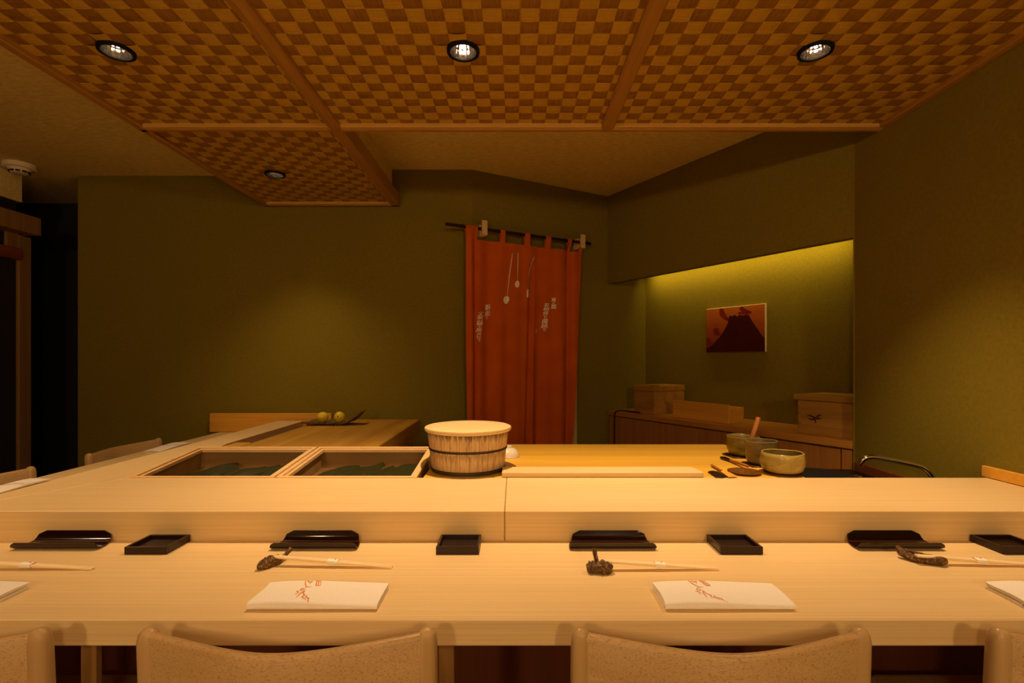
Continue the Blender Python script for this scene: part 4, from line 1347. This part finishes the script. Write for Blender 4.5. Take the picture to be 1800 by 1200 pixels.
# ------------------------------------------------------------------ niche: cabinet, boxes, picture
ZCAB = 0.825
def nloc(s, w, z): 
    q = Q + V * s + NV * w
    return (q.x, q.y, z)
cab = thing('niche_cabinet', 'long brown wooden cabinet standing in the niche', 'cabinet', nloc(0, 0, 0), ANG_V)
part('body', MB().box(0.018, SV - 0.004, 0.028, ND - 0.004, 0.0, ZCAB - 0.036), M['cab_z'], cab)
part('cabinet_top', MB().box(0.014, SV - 0.002, -0.006, ND - 0.002, ZCAB - 0.036, ZCAB, 0.002), M['cab_x'], cab)
part('stile', MB().box(SV - 0.05, SV - 0.006, 0.0, 0.026, 0.0, ZCAB - 0.042, 0.001), M['cab_z'], cab)
for k in range(4):
    a, b = 0.018 + k * 0.415, 0.018 + (k + 1) * 0.415 - 0.003
    part('door', MB().box(a, b, 0.002, 0.026, 0.06, ZCAB - 0.044, 0.0015), M['cab_z'], cab)
part('plinth', MB().box(0.018, SV - 0.05, 0.02, 0.026, 0.0, 0.058), M['dark'], cab)

bx = thing('wooden_box', 'old pale wooden box with a stained lid on the niche cabinet', 'box', nloc(0.235, 0.05, ZCAB), ANG_V)
part('body', MB().box(0, 0.195, 0, 0.31, 0.0, 0.160, 0.002), M['boxwood'], bx)
part('lid', MB().box(-0.003, 0.198, -0.003, 0.313, 0.1615, 0.202, 0.003), M['boxwood'], bx)
ls = MB().lathe([(0, 0.2022), (0.030, 0.2022), (0.033, 0.2028), (0, 0.2029)], 16, lambda a, z: 0.3 * math.sin(3 * a), 0.172, 0.02)
part('stain', ls, plain('stain', (0.10, 0.035, 0.012), 0.5), bx)

ft = thing('open_tray_box', 'low open wooden tray box with a tall front board', 'tray box', nloc(0.587, 0.06, ZCAB), ANG_V)
part('front_board', MB().box(0, 0.43, 0, 0.012, 0, 0.115, 0.0015), M['splash'], ft)
part('side', MB().box(0.418, 0.43, 0.013, 0.150, 0, 0.094, 0.0015), M['splash'], ft)
part('side', MB().box(0.0, 0.012, 0.013, 0.150, 0, 0.094, 0.0015), M['splash'], ft)
part('back_board', MB().box(0.012, 0.418, 0.138, 0.150, 0, 0.094, 0.0015), M['splash'], ft)
part('base', MB().box(0.012, 0.418, 0.012, 0.138, 0, 0.010), M['splash'], ft)

b2 = thing('lidded_chest', 'lidded wooden chest with a dragonfly mark at the right end of the niche', 'chest', nloc(1.430, 0.075, ZCAB), ANG_V)
part('body', MB().box(0, 0.285, 0, 0.26, 0.0, 0.175, 0.002), M['boxwood'], b2)
part('lid', MB().box(-0.018, 0.296, -0.016, 0.275, 0.176, 0.205, 0.004), M['boxwood'], b2)
for zz in (0.022, 0.055, 0.088, 0.121, 0.154):
    part('finger_joint', MB().box(-0.0006, 0.016, -0.0007, 0.004, zz - 0.008, zz + 0.008), M['boxwood'], b2)
df = MB()
dfm = lambda x, z: (x, -0.0008, z)
for s in ([(0.083, 0.092), (0.093, 0.060)], [(0.090, 0.088), (0.060, 0.098), (0.048, 0.093)], [(0.090, 0.080), (0.068, 0.078), (0.054, 0.079)], [(0.092, 0.088), (0.110, 0.104), (0.122, 0.102)], [(0.092, 0.082), (0.108, 0.086), (0.120, 0.088)]):
    df.ribbon(s, 0.007, dfm)
part('dragonfly_mark', df, M['lacquer_matte'], b2, False, 'burnt dragonfly mark')

# picture on the niche wall
PW, PH = 0.44, 0.305
pic = thing('picture', 'small unframed painting of a dark red mountain under an orange sky', 'painting', nloc(0.615, ND - 0.022, 1.262), ANG_V)
part('panel', MB().box(0, PW, 0.0, 0.020, 0, PH, 0.002), plain('canvas_edge', (0.75, 0.62, 0.42), 0.8), pic)
part('painted_sky', MB().add([(0.001, -0.0006, 0.001), (PW - 0.001, -0.0006, 0.001), (PW - 0.002, -0.0006, PH - 0.002), (0.14, -0.0006, PH - 0.005), (0.001, -0.0006, PH - 0.002)], [(0, 1, 2, 3, 4)]), M['paint'], pic)
def pp(x, y):
    """zoomed picture pixel -> panel local (undo the slanted outline)"""
    u = (x - 85) / 1152.0
    ytop = 215 - 120 * u
    return (PW * u, -0.0012, PH * (1 - (y - ytop) / (1095 - ytop)))
mt = [(95, 1090), (95, 1015), (200, 960), (360, 800), (470, 640), (540, 500), (570, 345), (600, 345), (630, 362), (665, 330), (690, 335), (725, 365), (765, 325), (830, 345), (915, 318), (950, 345), (1020, 480), (1110, 630), (1190, 770), (1232, 800), (1235, 1090)]
vs = [pp(*q) for q in mt]
part('painted_mountain', MB().add(vs, [tuple(range(len(vs)))]), M['paint_dark'], pic)
for s, w_ in (([(405, 190), (420, 300), (500, 400), (560, 430)], 0.040), ([(780, 180), (850, 240), (990, 285)], 0.030), ([(745, 290), (850, 300), (960, 300)], 0.016), ([(300, 600), (300, 700), (390, 720)], 0.045), ([(100, 800), (130, 900), (190, 930)], 0.045)):
    mb = MB()
    mb.ribbon([(pp(*q)[0], pp(*q)[2]) for q in s], w_, lambda a, b: (max(0.002, min(PW - 0.008, a)), -0.0009, max(0.002, min(PH - 0.005, b))))
    part('brush_stroke', mb, M['paint_stroke'], pic)

# black cable over the cabinet edge
cpts = [nloc(0.30, 0.045, ZCAB + 0.005), nloc(0.22, 0.03, ZCAB + 0.006), nloc(0.14, 0.005, ZCAB + 0.008), nloc(0.105, -0.014, ZCAB - 0.008), nloc(0.10, -0.018, ZCAB - 0.06), nloc(0.098, -0.018, ZCAB - 0.25), nloc(0.10, -0.02, 0.02)]
single('power_cable', MB().tube(smooth_path(cpts, 8), 0.0045, 8), M['black_rubber'], 'black cable hanging over the cabinet edge beside the old box', 'cable', None, 60)

# smoke detector
sd = thing('smoke_detector', 'round ivory smoke detector on the cream ceiling at the left', 'smoke detector', (-3.08, 3.13, ZL))
part('base', MB().lathe([(0, -0.001), (0.080, -0.001), (0.081, -0.006), (0.080, -0.026), (0.074, -0.031), (0, -0.031)], 40), M['plastic'], sd, 40)
part('sensor_cap', MB().lathe([(0.058, -0.031), (0.050, -0.042), (0.044, -0.056), (0.036, -0.060), (0, -0.061)], 40), M['plastic'], sd, 40)
for k in range(10):
    a = 2 * math.pi * (k + 0.5) / 10
    mb = MB().box(-0.011, 0.011, -0.003, 0.003, -0.055, -0.046, 0, 1, Matrix.Rotation(a + math.pi / 2, 3, 'Z'), (0.0475 * math.cos(a), 0.0475 * math.sin(a), 0))
    part('vent_slot', mb, M['black_metal'], sd)
